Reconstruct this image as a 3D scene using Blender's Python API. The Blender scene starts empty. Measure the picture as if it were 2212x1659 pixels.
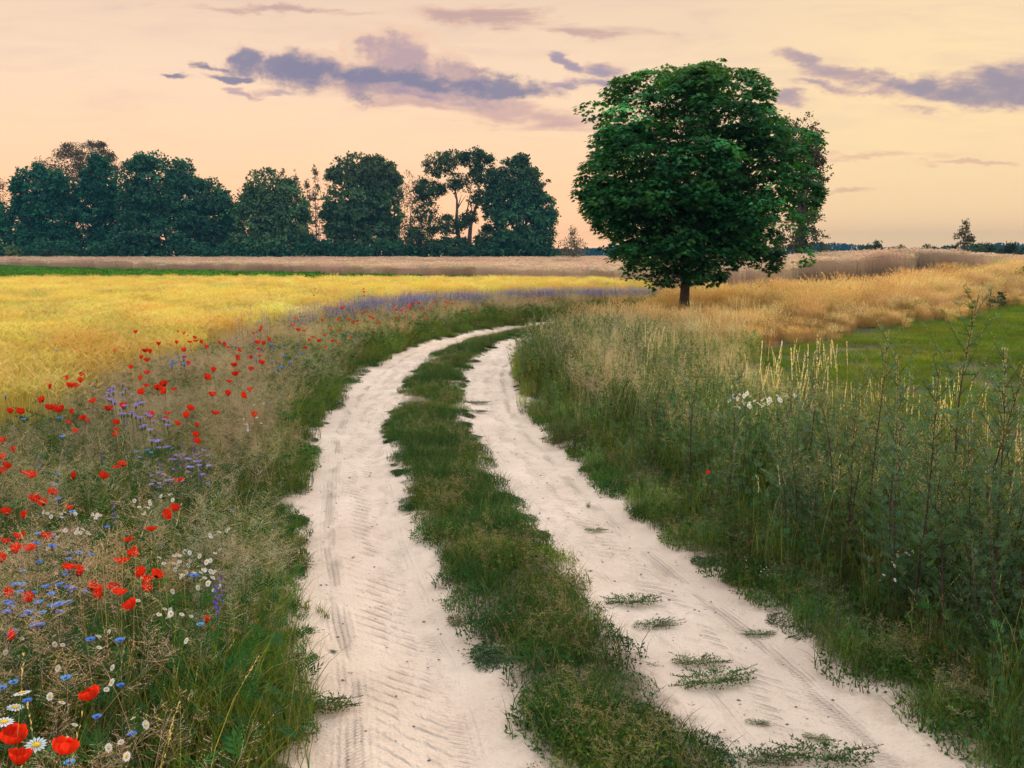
import bpy, math
import numpy as np
from mathutils import Vector, Matrix, Euler

PI = math.pi
R = math.radians
rs = np.random.RandomState(7)
scene = bpy.context.scene
COL = scene.collection

# ------------------------------------------------------------------ camera
F = 1965.0; CX = 1105.5; CY = 829.5; HZ = 556.0      # focal length, centre and horizon on a 2211 wide sheet
CAMZ = 2.0
PITCH = math.atan((CY - HZ) / F)
cam_d = bpy.data.cameras.new('camera')
cam = bpy.data.objects.new('camera', cam_d); COL.objects.link(cam)
cam.location = (0, 0, CAMZ); cam.rotation_euler = (PI / 2 - PITCH, 0, 0)
cam_d.sensor_width = 36; cam_d.lens = 36 * F / 2211
cam_d.clip_start = 0.05; cam_d.clip_end = 9000
scene.camera = cam

def ray(x, y):
    a = (x - CX) / F; b = -(y - CY) / F
    return np.array([a, math.cos(PITCH) + b * math.sin(PITCH), b * math.cos(PITCH) - math.sin(PITCH)])
def pix(x, y, z=0.0):
    d = ray(x, y); t = (z - CAMZ) / d[2]
    return np.array([d[0] * t, d[1] * t, z])
def pixd(x, y, Y):
    d = ray(x, y); t = Y / d[1]
    return np.array([d[0] * t, Y, CAMZ + d[2] * t])
def mpp(Y): return Y / F / math.cos(PITCH)           # metres per sheet pixel near the horizon

# ------------------------------------------------------------------ render settings
scene.view_settings.view_transform = 'Standard'; scene.view_settings.look = 'None'
scene.view_settings.exposure = 0.0; scene.view_settings.gamma = 1.0
scene.render.engine = 'CYCLES'
cy = scene.cycles
cy.max_bounces = 6; cy.diffuse_bounces = 2; cy.glossy_bounces = 2; cy.transmission_bounces = 3
cy.volume_bounces = 0; cy.transparent_max_bounces = 8
cy.use_adaptive_sampling = True; cy.adaptive_threshold = 0.02

def S(r, g, b):                                        # sRGB 0-255 to linear
    f = lambda c: (c / 255 / 12.92) if c / 255 <= 0.04045 else ((c / 255 + 0.055) / 1.055) ** 2.4
    return (f(r), f(g), f(b))

# ------------------------------------------------------------------ node helpers
class NT:
    def __init__(s, tree): s.t = tree; tree.nodes.clear()
    def n(s, typ, **kw):
        nd = s.t.nodes.new(typ)
        for k, v in kw.items(): setattr(nd, k, v)
        return nd
    def put(s, sock, v):
        if isinstance(v, bpy.types.NodeSocket): s.t.links.new(v, sock)
        elif v is not None:
            if sock.type == 'RGBA' and not isinstance(v, (int, float)) and len(v) == 3: v = (*v, 1)
            sock.default_value = v
    def m(s, op, a, b=None, c=None, clamp=False):
        nd = s.n('ShaderNodeMath', operation=op, use_clamp=clamp)
        s.put(nd.inputs[0], a); s.put(nd.inputs[1], b)
        if c is not None: s.put(nd.inputs[2], c)
        return nd.outputs[0]
    def add(s, a, b): return s.m('ADD', a, b)
    def sub(s, a, b): return s.m('SUBTRACT', a, b)
    def mul(s, a, b): return s.m('MULTIPLY', a, b)
    def mix(s, f, a, b, mode='MIX'):
        nd = s.n('ShaderNodeMix', data_type='RGBA', blend_type=mode)
        s.put(nd.inputs[0], f); s.put(nd.inputs[6], a); s.put(nd.inputs[7], b)
        return nd.outputs[2]
    def step(s, x, lo, hi):
        nd = s.n('ShaderNodeMapRange', interpolation_type='SMOOTHSTEP')
        s.put(nd.inputs[0], x); s.put(nd.inputs[1], lo); s.put(nd.inputs[2], hi)
        return nd.outputs[0]
    def ramp(s, x, stops):
        nd = s.n('ShaderNodeValToRGB'); e = nd.color_ramp.elements
        while len(e) < len(stops): e.new(0.5)
        for el, (p, c) in zip(e, stops): el.position = p; el.color = (*c, 1)
        s.put(nd.inputs[0], x); return nd.outputs[0]
    def noise(s, vec, scale, detail=4, rough=0.55, dist=0.0):
        nd = s.n('ShaderNodeTexNoise'); s.put(nd.inputs['Vector'], vec); s.put(nd.inputs['Scale'], scale)
        s.put(nd.inputs['Detail'], detail); s.put(nd.inputs['Roughness'], rough); s.put(nd.inputs['Distortion'], dist)
        return nd.outputs['Fac']
    def xyz(s, v):
        nd = s.n('ShaderNodeSeparateXYZ'); s.put(nd.inputs[0], v); return nd.outputs
    def comb(s, x, y, z=0.0):
        nd = s.n('ShaderNodeCombineXYZ')
        s.put(nd.inputs[0], x); s.put(nd.inputs[1], y); s.put(nd.inputs[2], z); return nd.outputs[0]

# ------------------------------------------------------------------ world: dusk sky with clouds
SUN_AZ, SUN_EL = R(24), R(11)                          # to the right of the view direction (+Y)
world = bpy.data.worlds.new('World'); scene.world = world; world.use_nodes = True
w = NT(world.node_tree)
tc = w.n('ShaderNodeTexCoord').outputs['Generated']
sx, sy, sz = w.xyz(tc)
up = w.m('MAXIMUM', sz, 0.0)
grad = w.ramp(up, [(0.0, (2.05, 1.06, 0.50)), (0.035, (1.74, 0.90, 0.45)), (0.07, (1.42, 0.80, 0.45)), (0.12, (1.20, 0.80, 0.50)), (0.18, (1.08, 0.78, 0.55)),
                   (0.255, S(248, 216, 190)), (0.42, S(240, 228, 222)), (1.0, S(222, 226, 236))])
# warm glow round the low sun
sd = (math.sin(SUN_AZ) * math.cos(R(6)), math.cos(SUN_AZ) * math.cos(R(6)), math.sin(R(6)))
dp = w.n('ShaderNodeVectorMath', operation='DOT_PRODUCT'); w.put(dp.inputs[0], tc); w.put(dp.inputs[1], sd)
glow = w.m('POWER', w.m('MAXIMUM', dp.outputs['Value'], 0.0), 22.0)
grad = w.mix(w.mul(glow, 0.6), grad, S(255, 228, 176))
grad = w.mix(w.mul(w.m('POWER', w.m('MAXIMUM', dp.outputs['Value'], 0.0), 90.0), 0.6), grad, (1.16, 0.86, 0.46))
# cloud coordinates: slopes of the view direction
ysafe = w.m('MAXIMUM', w.m('ABSOLUTE', sy), 0.05)
u = w.m('DIVIDE', sx, ysafe); v = w.m('DIVIDE', sz, ysafe)
wp = w.comb(w.mul(u, 1.0), w.mul(v, 2.0), 5.5)
wa = w.sub(w.noise(wp, 16.0, 7, 0.62), 0.5); wb = w.sub(w.noise(w.comb(w.mul(u, 1.0), w.mul(v, 2.0), 25.5), 16.0, 7, 0.62), 0.5)
ud = w.add(u, w.mul(wa, 0.07)); vd = w.add(v, w.mul(wb, 0.034))
def uv(x, y):
    d = ray(x, y); return d[0] / d[1], d[2] / d[1]
K = 1.0 / F
uvv = w.comb(w.mul(u, 1.0), w.mul(v, 2.6), 0.0)
n1 = w.noise(uvv, 11.0, 7, 0.6, 0.4)
uvw = w.comb(w.mul(u, 1.0), w.mul(v, 5.5), 3.7)
n2 = w.noise(uvw, 8.0, 6, 0.6, 0.6)
uvp = w.comb(w.mul(u, 1.0), w.mul(v, 1.3), 9.1)
n3 = w.noise(uvp, 26.0, 6, 0.62, 0.2)
# broad faint veils
veil = w.step(n2, 0.42, 0.75)
grad = w.mix(w.mul(veil, w.mul(w.step(v, 0.05, 0.2), 0.28)), grad, S(222, 190, 180))
def cloud(base, ells, nz, amp, lo, hi, colour, opac, edge=S(252, 206, 176)):
    """ells: (x, y, rx, ry, slope) in sheet pixels"""
    tot = None
    for (x, y, rx, ry, sl) in ells:
        u0, v0 = uv(x, y)
        du = w.sub(ud, u0); dv = w.sub(w.sub(vd, v0), w.mul(du, -sl))
        q = w.add(w.m('POWER', w.m('ABSOLUTE', w.mul(du, F / rx)), 2.0), w.m('POWER', w.m('ABSOLUTE', w.mul(dv, F / ry)), 2.0))
        e = w.m('SUBTRACT', 1.0, w.m('SQRT', q))
        tot = e if tot is None else w.m('SMOOTH_MAX', tot, e, 0.15)
    dens = w.add(tot, w.mul(w.sub(nz, 0.5), amp * 2.3))
    front = w.step(sy, 0.02, 0.1)
    f = w.mul(w.mul(w.step(dens, lo - 0.08, hi + 0.12), opac), front)
    warm = w.mix(0.62, colour, edge)
    col_ = w.mix(w.step(w.add(dens, w.mul(w.sub(n3, 0.5), 0.9)), lo + 0.05, hi + 0.45), warm, colour)
    return w.mix(f, base, col_), dens
c = grad
c, _ = cloud(c, [(1080, 40, 330, 26, 0.09), (1230, 62, 160, 14, 0.07), (640, 22, 300, 12, 0.01)], n2, 1.3, 0.1, 0.75, S(196, 162, 160), 0.75)
c, _ = cloud(c, [(1150, 250, 290, 34, 0.12), (1230, 275, 120, 24, 0.0), (900, 225, 160, 14, 0.1)], n2, 1.2, 0.05, 0.9, S(214, 176, 172), 0.85)
c, _ = cloud(c, [(1880, 337, 180, 9, 0.0), (1830, 412, 90, 7, 0.0), (2100, 352, 160, 6, 0.0)], n2, 1.2, 0.0, 0.8, S(238, 190, 160), 0.7)
c, _ = cloud(c, [(760, 130, 34, 52, 0.0), (855, 120, 92, 62, 0.0), (905, 150, 100, 52, 0.0), (690, 130, 55, 20, 0.0), (985, 150, 42, 30, 0.2)], n3, 0.75, -0.10, 0.06, S(252, 218, 188), 0.9)
c, _ = cloud(c, [(855, 138, 100, 66, 0.0), (900, 162, 125, 54, 0.1), (780, 168, 90, 34, 0.0), (680, 150, 80, 22, 0.0), (1000, 172, 62, 28, 0.25)], n3, 0.75, -0.06, 0.26, S(194, 166, 174), 0.92)
c, _ = cloud(c, [(540, 130, 42, 34, 0.2), (640, 152, 160, 34, 0.07), (830, 176, 260, 38, 0.06), (980, 188, 190, 32, 0.06), (1100, 192, 110, 24, 0.08),
                 (490, 168, 60, 9, 0.08), (380, 162, 46, 7, 0.1), (460, 140, 50, 9, 0.1)], n3, 0.8, -0.12, 0.34, S(140, 137, 163), 0.93)
c, _ = cloud(c, [(900, 205, 260, 22, 0.1), (1010, 222, 150, 22, 0.1), (600, 196, 80, 8, 0.1), (510, 196, 70, 8, 0.1)], n1, 1.0, 0.1, 0.6, S(184, 158, 176), 0.75)
c, _ = cloud(c, [(1225, 140, 34, 16, 0.5), (1310, 150, 70, 20, 0.0), (1290, 180, 90, 18, 0.05), (1230, 190, 60, 14, 0.0)], n1, 1.2, 0.05, 0.5, S(158, 146, 172), 0.85)
c, _ = cloud(c, [(1740, 130, 90, 16, 0.2), (1800, 155, 120, 26, 0.1), (1760, 180, 100, 14, 0.2), (1700, 205, 50, 18, 0.2)], n1, 1.2, 0.05, 0.55, S(172, 152, 168), 0.82)
c, _ = cloud(c, [(1960, 190, 150, 28, 0.06), (2080, 205, 170, 36, 0.08), (2190, 175, 100, 42, 0.0), (2230, 205, 140, 26, 0.0)], n1, 1.1, -0.06, 0.45, S(154, 145, 166), 0.9)
c, _ = cloud(c, [(1990, 232, 90, 16, 0.2), (1870, 200, 80, 14, 0.0)], n1, 1.1, 0.05, 0.6, S(205, 170, 170), 0.7)
# Nishita dusk sky, partly mixed in above the part that is in view
sky = w.n('ShaderNodeTexSky', sky_type='NISHITA', sun_disc=False)
sky.sun_elevation = SUN_EL; sky.sun_rotation = SUN_AZ; sky.air_density = 1.0; sky.dust_density = 2.0
nish = w.mix(1.0, sky.outputs[0], (0.14, 0.14, 0.14), 'MULTIPLY')
high = w.step(sz, 0.3, 0.75)
c = w.mix(w.mul(high, 0.45), c, nish)
boost = w.add(1.0, w.mul(w.step(sz, 0.27, 0.55), 2.5))  # unseen sky above the view brightened, added light for the land
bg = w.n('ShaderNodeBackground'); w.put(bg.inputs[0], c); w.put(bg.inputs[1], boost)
wo = w.n('ShaderNodeOutputWorld'); w.t.links.new(bg.outputs[0], wo.inputs[0])

# ------------------------------------------------------------------ sun, veiled by thin cloud
sl = bpy.data.lights.new('sun', 'SUN'); sl.energy = 3.9; sl.angle = R(8); sl.color = (1.0, 0.72, 0.40)
so = bpy.data.objects.new('sun', sl); COL.objects.link(so); so.location = (10, 30, 30)
sdv = Vector((math.sin(SUN_AZ) * math.cos(SUN_EL), math.cos(SUN_AZ) * math.cos(SUN_EL), math.sin(SUN_EL)))
so.rotation_euler = sdv.to_track_quat('Z', 'Y').to_euler()

# ------------------------------------------------------------------ evening haze
HAZE = 0.00055
def build_haze():
    x0, x1, y0, y1, z0, z1 = -900, 1100, -80, 1050, -2.5, 30
    me = bpy.data.meshes.new('haze')
    V = [(x, y, z) for z in (z0, z1) for y in (y0, y1) for x in (x0, x1)]
    me.from_pydata(V, [], [(0, 2, 3, 1), (4, 5, 7, 6), (0, 1, 5, 4), (2, 6, 7, 3), (0, 4, 6, 2), (1, 3, 7, 5)])
    m = bpy.data.materials.new('haze'); m.use_nodes = True; t = NT(m.node_tree)
    v_ = t.n('ShaderNodeVolumePrincipled'); v_.inputs['Color'].default_value = (0.03, 0.15, 0.28, 1); v_.inputs['Density'].default_value = HAZE
    v_.inputs['Anisotropy'].default_value = 0.0
    o = t.n('ShaderNodeOutputMaterial'); t.t.links.new(v_.outputs[0], o.inputs['Volume']); me.materials.append(m)
    ob = bpy.data.objects.new('haze', me); COL.objects.link(ob); ob['kind'] = 'stuff'
build_haze()

# ------------------------------------------------------------------ materials
MATS = {}
def mat_leaf(name, trans=0.35, tcol=(1.15, 1.15, 0.55), gloss=0.0, vary=0.25):
    """foliage: colour comes from each part's own 'col' attribute and the clump's 'tint'"""
    m = bpy.data.materials.new(name); m.use_nodes = True; t = NT(m.node_tree)
    a = t.n('ShaderNodeAttribute', attribute_name='col').outputs['Color']
    ti = t.n('ShaderNodeAttribute', attribute_name='tint', attribute_type='INSTANCER')
    # objects that are no scattered clump have no tint: read as white
    lum = t.m('GREATER_THAN', ti.outputs['Fac'], 0.0001)
    tint = t.mix(lum, (1, 1, 1), ti.outputs['Color'])
    rnd = t.n('ShaderNodeObjectInfo').outputs['Random']
    k = t.add(1.0 - vary / 2, t.mul(rnd, vary))
    col = t.mix(1.0, a, tint, 'MULTIPLY'); col = t.mix(1.0, col, t.comb(k, k, k), 'MULTIPLY')
    vm = t.n('ShaderNodeVectorMath', operation='MINIMUM'); t.put(vm.inputs[0], col); vm.inputs[1].default_value = (0.82, 0.82, 0.82); col = vm.outputs[0]
    d = t.n('ShaderNodeBsdfDiffuse'); t.put(d.inputs[0], col)
    tr = t.n('ShaderNodeBsdfTranslucent'); tm = t.n('ShaderNodeVectorMath', operation='MINIMUM'); t.put(tm.inputs[0], t.mix(1.0, col, tcol, 'MULTIPLY')); tm.inputs[1].default_value = (0.85, 0.85, 0.85); t.put(tr.inputs[0], tm.outputs[0])
    mx = t.n('ShaderNodeMixShader'); mx.inputs[0].default_value = trans
    t.t.links.new(d.outputs[0], mx.inputs[1]); t.t.links.new(tr.outputs[0], mx.inputs[2]); out = mx.outputs[0]
    if gloss > 0:
        g = t.n('ShaderNodeBsdfGlossy'); g.inputs['Roughness'].default_value = 0.45; g.inputs[0].default_value = (1, 1, 1, 1)
        m2 = t.n('ShaderNodeMixShader'); m2.inputs[0].default_value = gloss
        t.t.links.new(out, m2.inputs[1]); t.t.links.new(g.outputs[0], m2.inputs[2]); out = m2.outputs[0]
    o = t.n('ShaderNodeOutputMaterial'); t.t.links.new(out, o.inputs[0])
    MATS[name] = m; return m
M_GRASS = mat_leaf('grass_blades', 0.4)
M_STRAW = mat_leaf('ripe_straw', 0.42, (1.1, 1.0, 0.75))
M_LEAF = mat_leaf('leaves', 0.30, (1.3, 1.25, 0.4), 0.006)
M_MAPLE = mat_leaf('maple_leaves', 0.30, (1.6, 1.45, 0.3), 0.012, 0.0)
M_TREE = mat_leaf('tree_leaves', 0.2, (1.2, 1.1, 0.5), 0.0, 0.2)
M_PETAL = mat_leaf('petals', 0.45, (1.2, 1.0, 1.0), 0.0, 0.3)
M_STEM = mat_leaf('stems', 0.05, (1, 1, 1), 0.0, 0.2)

def mat_bark():
    m = bpy.data.materials.new('bark'); m.use_nodes = True; t = NT(m.node_tree)
    gc = t.n('ShaderNodeTexCoord').outputs['Object']; x, y, z = t.xyz(gc)
    nz = t.noise(t.comb(t.mul(x, 6.0), t.mul(y, 6.0), t.mul(z, 1.2)), 5.0, 5)
    c = t.ramp(nz, [(0.3, (0.03, 0.024, 0.02)), (0.7, (0.11, 0.09, 0.075))])
    b = t.n('ShaderNodeBump'); b.inputs['Strength'].default_value = 0.6; b.inputs['Distance'].default_value = 0.03; t.put(b.inputs['Height'], nz)
    p = t.n('ShaderNodeBsdfPrincipled'); t.put(p.inputs['Base Color'], c); p.inputs['Roughness'].default_value = 0.9
    t.t.links.new(b.outputs[0], p.inputs['Normal'])
    o = t.n('ShaderNodeOutputMaterial'); t.t.links.new(p.outputs[0], o.inputs[0]); return m
M_BARK = mat_bark()

def mat_sand():
    m = bpy.data.materials.new('pale_sand'); m.use_nodes = True; t = NT(m.node_tree)
    uvn = t.n('ShaderNodeUVMap', uv_map='UVMap').outputs[0]; o, s, _ = t.xyz(uvn)
    geo = t.n('ShaderNodeTexCoord').outputs['Object']
    nb = t.noise(geo, 1.1, 4); nm = t.noise(geo, 7.0, 5, 0.6); nf = t.noise(geo, 55.0, 4, 0.65); ng = t.noise(geo, 260.0, 3, 0.7)
    col = t.ramp(nb, [(0.3, (0.60, 0.48, 0.365)), (0.7, (0.74, 0.61, 0.475))])
    col = t.mix(t.mul(t.step(nm, 0.48, 0.75), 0.45), col, (0.48, 0.36, 0.26))
    col = t.mix(t.mul(t.step(nf, 0.58, 0.72), 0.4), col, (0.36, 0.28, 0.24))
    col = t.mix(t.mul(t.step(ng, 0.60, 0.72), 0.5), col, (0.28, 0.21, 0.17))
    # damp, humus rich rim and centre under the plants
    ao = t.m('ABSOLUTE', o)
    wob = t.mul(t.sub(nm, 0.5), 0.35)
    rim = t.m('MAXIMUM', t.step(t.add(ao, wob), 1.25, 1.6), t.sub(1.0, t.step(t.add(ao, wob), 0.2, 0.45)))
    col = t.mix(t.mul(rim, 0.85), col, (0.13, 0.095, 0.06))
    # tyre prints: lateral bars and long grooves, broken by noise
    def gauss(c0, wd): return t.m('POWER', 2.718, t.mul(t.m('POWER', t.m('ABSOLUTE', t.mul(t.sub(o, c0), 1.0 / wd)), 2.0), -1.0))
    ns = t.noise(t.comb(t.mul(o, 2.0), t.mul(s, 0.5), 1.0), 2.2, 3)
    bars = None
    for c0, wd, fr, ph, am in ((-0.80, 0.15, 9.0, 1.2, 1.0), (-1.06, 0.05, 38.0, -0.8, 0.5), (-0.62, 0.05, 30.0, 0.6, 0.4), (0.86, 0.13, 10.0, 1.0, 1.0), (1.08, 0.05, 34.0, 0.7, 0.5)):
        wv = t.m('SINE', t.add(t.mul(t.add(s, t.mul(o, ph)), 6.283 * fr), t.mul(ns, 9.0)))
        wv = t.m('MAXIMUM', wv, -0.3)
        g = t.mul(t.mul(wv, gauss(c0, wd)), am)
        bars = g if bars is None else t.add(bars, g)
    lines = None
    for c0, wd, fr in ((-1.07, 0.075, 30.0), (0.62, 0.06, 30.0), (1.1, 0.06, 34.0), (-0.56, 0.04, 26.0)):
        g = t.mul(t.m('SINE', t.mul(t.add(o, t.mul(t.sub(ns, 0.5), 0.06)), 6.283 * fr)), gauss(c0, wd))
        lines = g if lines is None else t.add(lines, g)
    brk = t.step(t.noise(t.comb(t.mul(o, 3.0), t.mul(s, 0.8), 5.0), 2.6, 3), 0.40, 0.60)
    h = t.add(t.mul(t.add(t.mul(bars, 0.036), t.mul(lines, 0.010)), brk), t.mul(nm, 0.05))
    h = t.add(h, t.add(t.mul(nf, 0.022), t.mul(ng, 0.005)))
    b = t.n('ShaderNodeBump'); b.inputs['Strength'].default_value = 0.9; b.inputs['Distance'].default_value = 1.0; t.put(b.inputs['Height'], h)
    p = t.n('ShaderNodeBsdfPrincipled'); t.put(p.inputs['Base Color'], col); p.inputs['Roughness'].default_value = 0.95
    p.inputs['Specular IOR Level'].default_value = 0.1
    t.t.links.new(b.outputs[0], p.inputs['Normal'])
    ou = t.n('ShaderNodeOutputMaterial'); t.t.links.new(p.outputs[0], ou.inputs[0]); return m
M_SAND = mat_sand()

def mat_noise(name, c0, c1, sc=1.5, bump=0.03, rough=0.95):
    m = bpy.data.materials.new(name); m.use_nodes = True; t = NT(m.node_tree)
    geo = t.n('ShaderNodeTexCoord').outputs['Object']
    nb = t.noise(geo, sc, 6, 0.65)
    p = t.n('ShaderNodeBsdfPrincipled'); t.put(p.inputs['Base Color'], t.ramp(nb, [(0.3, c0), (0.7, c1)])); p.inputs['Roughness'].default_value = rough
    p.inputs['Specular IOR Level'].default_value = 0.1
    b = t.n('ShaderNodeBump'); b.inputs['Distance'].default_value = bump; t.put(b.inputs['Height'], t.noise(geo, sc * 8, 4))
    t.t.links.new(b.outputs[0], p.inputs['Normal'])
    ou = t.n('ShaderNodeOutputMaterial'); t.t.links.new(p.outputs[0], ou.inputs[0]); return m
M_SOIL = mat_noise('field_soil', (0.035, 0.045, 0.02), (0.09, 0.075, 0.04), 1.2)
M_STONE = mat_noise('stone', (0.10, 0.085, 0.09), (0.28, 0.23, 0.2), 30.0, 0.004)

# ------------------------------------------------------------------ geometry helpers
def nrm(a): return a / np.maximum(np.linalg.norm(a, axis=-1, keepdims=True), 1e-9)
def rnd(n, a=0.0, b=1.0): return rs.uniform(a, b, n)
def hor(n):                                            # random horizontal unit vectors
    a = rnd(n, 0, 2 * PI); return np.stack([np.cos(a), np.sin(a), 0 * a], 1)
def dirs(n): return nrm(rs.normal(size=(n, 3)))
def cv(c, n, var=0.15):                                # n colour variations of c
    k = 1 + rs.normal(size=(n, 1)) * var; j = 1 + rs.normal(size=(n, 3)) * var * 0.35
    return np.clip(np.array(c) * k * j, 0.002, 0.95)

class Geo:
    def __init__(s): s.V = []; s.C = []; s.F = []; s.n = 0
    def raw(s, v, c, f):
        v = np.asarray(v, float).reshape(-1, 3); c = np.asarray(c, float)
        if c.ndim == 1: c = np.tile(c, (len(v), 1))
        s.V.append(v); s.C.append(c.reshape(-1, 3)); s.F.append(np.asarray(f, np.int64) + s.n); s.n += len(v)
    def ribbon(s, P, W, side, Cc):
        n, k, _ = P.shape
        side = side[:, None, :] if side.ndim == 2 else side
        V = np.stack([P - side * W[..., None] / 2, P + side * W[..., None] / 2], 2)
        CC = np.repeat(Cc[:, :, None, :], 2, 2)
        i = (np.arange(n)[:, None] * k + np.arange(k - 1)[None]) * 2
        f = np.stack([i, i + 1, i + 3, i + 2], -1).reshape(-1, 4)
        s.raw(V, CC, f)
    def tube(s, P, Rr, Cc, m=3):
        n, k, _ = P.shape
        T = np.empty_like(P); T[:, 1:-1] = P[:, 2:] - P[:, :-2]; T[:, 0] = P[:, 1] - P[:, 0]; T[:, -1] = P[:, -1] - P[:, -2]
        T = nrm(T); a = np.where(np.abs(T[..., 2:3]) > 0.9, np.array([1.0, 0, 0]), np.array([0, 0, 1.0]))
        A = nrm(np.cross(T, a)); B = np.cross(T, A)
        an = np.arange(m) * 2 * PI / m
        V = P[:, :, None] + (A[:, :, None] * np.cos(an)[:, None] + B[:, :, None] * np.sin(an)[:, None]) * Rr[:, :, None, None]
        CC = np.repeat(Cc[:, :, None, :], m, 2)
        base = (np.arange(n)[:, None, None] * k + np.arange(k - 1)[None, :, None]) * m
        j = np.arange(m)[None, None]; j2 = (j + 1) % m
        f = np.stack([base + j, base + j2, base + m + j2, base + m + j], -1).reshape(-1, 4)
        s.raw(V, CC, f)
    def kites(s, B, D, Nn, L, Wd, Cc, mid=0.45, cup=0.0):
        """flat pointed leaves: base B, direction D, normal Nn"""
        D = nrm(D); S_ = nrm(np.cross(D, Nn)); L = np.asarray(L)[:, None]; Wd = np.asarray(Wd)[:, None]
        N2 = nrm(np.cross(S_, D))
        V = np.stack([B, B + D * L * mid - S_ * Wd / 2 + N2 * cup * Wd, B + D * L, B + D * L * mid + S_ * Wd / 2 + N2 * cup * Wd], 1)
        s.raw(V, np.repeat(Cc[:, None], 4, 1), np.arange(len(B) * 4).reshape(-1, 4))
    def stamp(s, tv, tf, P, Rm, Sc, Cc):
        """copies of a small template"""
        n = len(P); k = len(tv)
        V = np.einsum('nij,kj->nki', Rm, tv) * np.asarray(Sc).reshape(-1, 1, 1) + P[:, None]
        f = (np.arange(n)[:, None, None] * k + np.asarray(tf)[None]).reshape(-1, len(tf[0]))
        s.raw(V, np.repeat(Cc[:, None], k, 1), f)
    def mesh(s, name, mat):
        V = np.concatenate(s.V); C = np.concatenate(s.C)
        me = bpy.data.meshes.new(name)
        me.vertices.add(len(V)); me.vertices.foreach_set('co', V.astype(np.float32).ravel())
        tot = np.concatenate([np.full(len(f), f.shape[1]) for f in s.F]); idx = np.concatenate([f.ravel() for f in s.F])
        me.loops.add(len(idx)); me.loops.foreach_set('vertex_index', idx.astype(np.int32))
        me.polygons.add(len(tot)); me.polygons.foreach_set('loop_start', (np.cumsum(tot) - tot).astype(np.int32))
        me.update(calc_edges=True)
        at = me.attributes.new('col', 'FLOAT_COLOR', 'POINT')
        at.data.foreach_set('color', np.concatenate([C, np.ones((len(C), 1))], 1).astype(np.float32).ravel())
        if mat: me.materials.append(mat)
        return me

def frames(D, N):
    """rotation matrices whose x is D, z is close to N"""
    D = nrm(D); Y_ = nrm(np.cross(N, D)); Z_ = np.cross(D, Y_)
    return np.stack([D, Y_, Z_], 2)

def link(name, me, parent=None, loc=None, kind=None):
    o = bpy.data.objects.new(name, me); COL.objects.link(o)
    if parent is not None: o.parent = parent
    if loc is not None: o.location = loc
    if kind: o['kind'] = kind
    return o
def tag(o, label, cat, group=None):
    o['label'] = label; o['category'] = cat
    if group: o['group'] = group
    return o
def thing(name, parts, loc, rotz, sc, label, cat, group=None):
    """a thing: an Empty at the base with its parts, or a single mesh when parts is a mesh"""
    if isinstance(parts, bpy.types.Mesh):
        r = bpy.data.objects.new(name, parts); COL.objects.link(r)
    else:
        r = bpy.data.objects.new(name, None); r.empty_display_size = 0.1; COL.objects.link(r)
        for pn, me in parts:
            c_ = bpy.data.objects.new(pn, me); COL.objects.link(c_); c_.parent = r
    r.location = [float(q) for q in loc]
    r.rotation_euler = (0, 0, rotz) if np.isscalar(rotz) else rotz
    r.scale = (sc, sc, sc) if np.isscalar(sc) else sc
    return tag(r, label, cat, group)

# ------------------------------------------------------------------ the lie of the land
CL = [(1500, 1900), (1360, 1659), (1210, 1400), (1100, 1250), (1005, 1100), (950, 980), (926, 900), (942, 820), (972, 780), (1014, 750), (1066, 732), (1130, 717), (1230, 702), (1390, 687), (1600, 673), (1900, 655)]
cl = np.array([pix(*p)[:2] for p in CL]); cl = np.concatenate([[[1.05, 0.2], [0.82, 1.6]], cl])
def smooth_line(P, n):                                 # Catmull-Rom, evenly spaced
    out = []
    Q = np.concatenate([[2 * P[0] - P[1]], P, [2 * P[-1] - P[-2]]])
    for i in range(1, len(Q) - 2):
        t = np.linspace(0, 1, 30, endpoint=False)[:, None]; a, b, c_, d = Q[i - 1], Q[i], Q[i + 1], Q[i + 2]
        out.append(0.5 * (2 * b + (c_ - a) * t + (2 * a - 5 * b + 4 * c_ - d) * t ** 2 + (3 * b - a - 3 * c_ + d) * t ** 3))
    out = np.concatenate(out + [P[-1:]]); s_ = np.concatenate([[0], np.cumsum(np.linalg.norm(np.diff(out, axis=0), axis=1))])
    q = np.linspace(0, s_[-1], n); return np.stack([np.interp(q, s_, out[:, 0]), np.interp(q, s_, out[:, 1])], 1), q
CLP, CLS = smooth_line(cl, 420)
CLT = nrm(np.gradient(CLP, axis=0)); CLN = np.stack([CLT[:, 1], -CLT[:, 0]], 1)     # to the right of travel
def track(X, Y):
    """signed offset from the track's middle (right positive) and distance along it"""
    X = np.asarray(X, float); Y = np.asarray(Y, float); o = np.empty(X.shape).ravel(); s_ = o.copy()
    x = X.ravel(); y = Y.ravel()
    for i in range(0, len(x), 20000):
        d = np.stack([x[i:i + 20000], y[i:i + 20000]], 1)[:, None] - CLP[None, ::2]
        k = np.argmin((d ** 2).sum(-1), 1) ; dd = d[np.arange(len(k)), k]
        sg = np.sign((dd * CLN[::2][k]).sum(-1)); o[i:i + 20000] = sg * np.sqrt((dd ** 2).sum(-1)); s_[i:i + 20000] = CLS[::2][k]
    return o.reshape(X.shape), s_.reshape(X.shape)
def sst(x, a, b):
    t = np.clip((x - a) / (b - a), 0, 1); return t * t * (3 - 2 * t)
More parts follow.
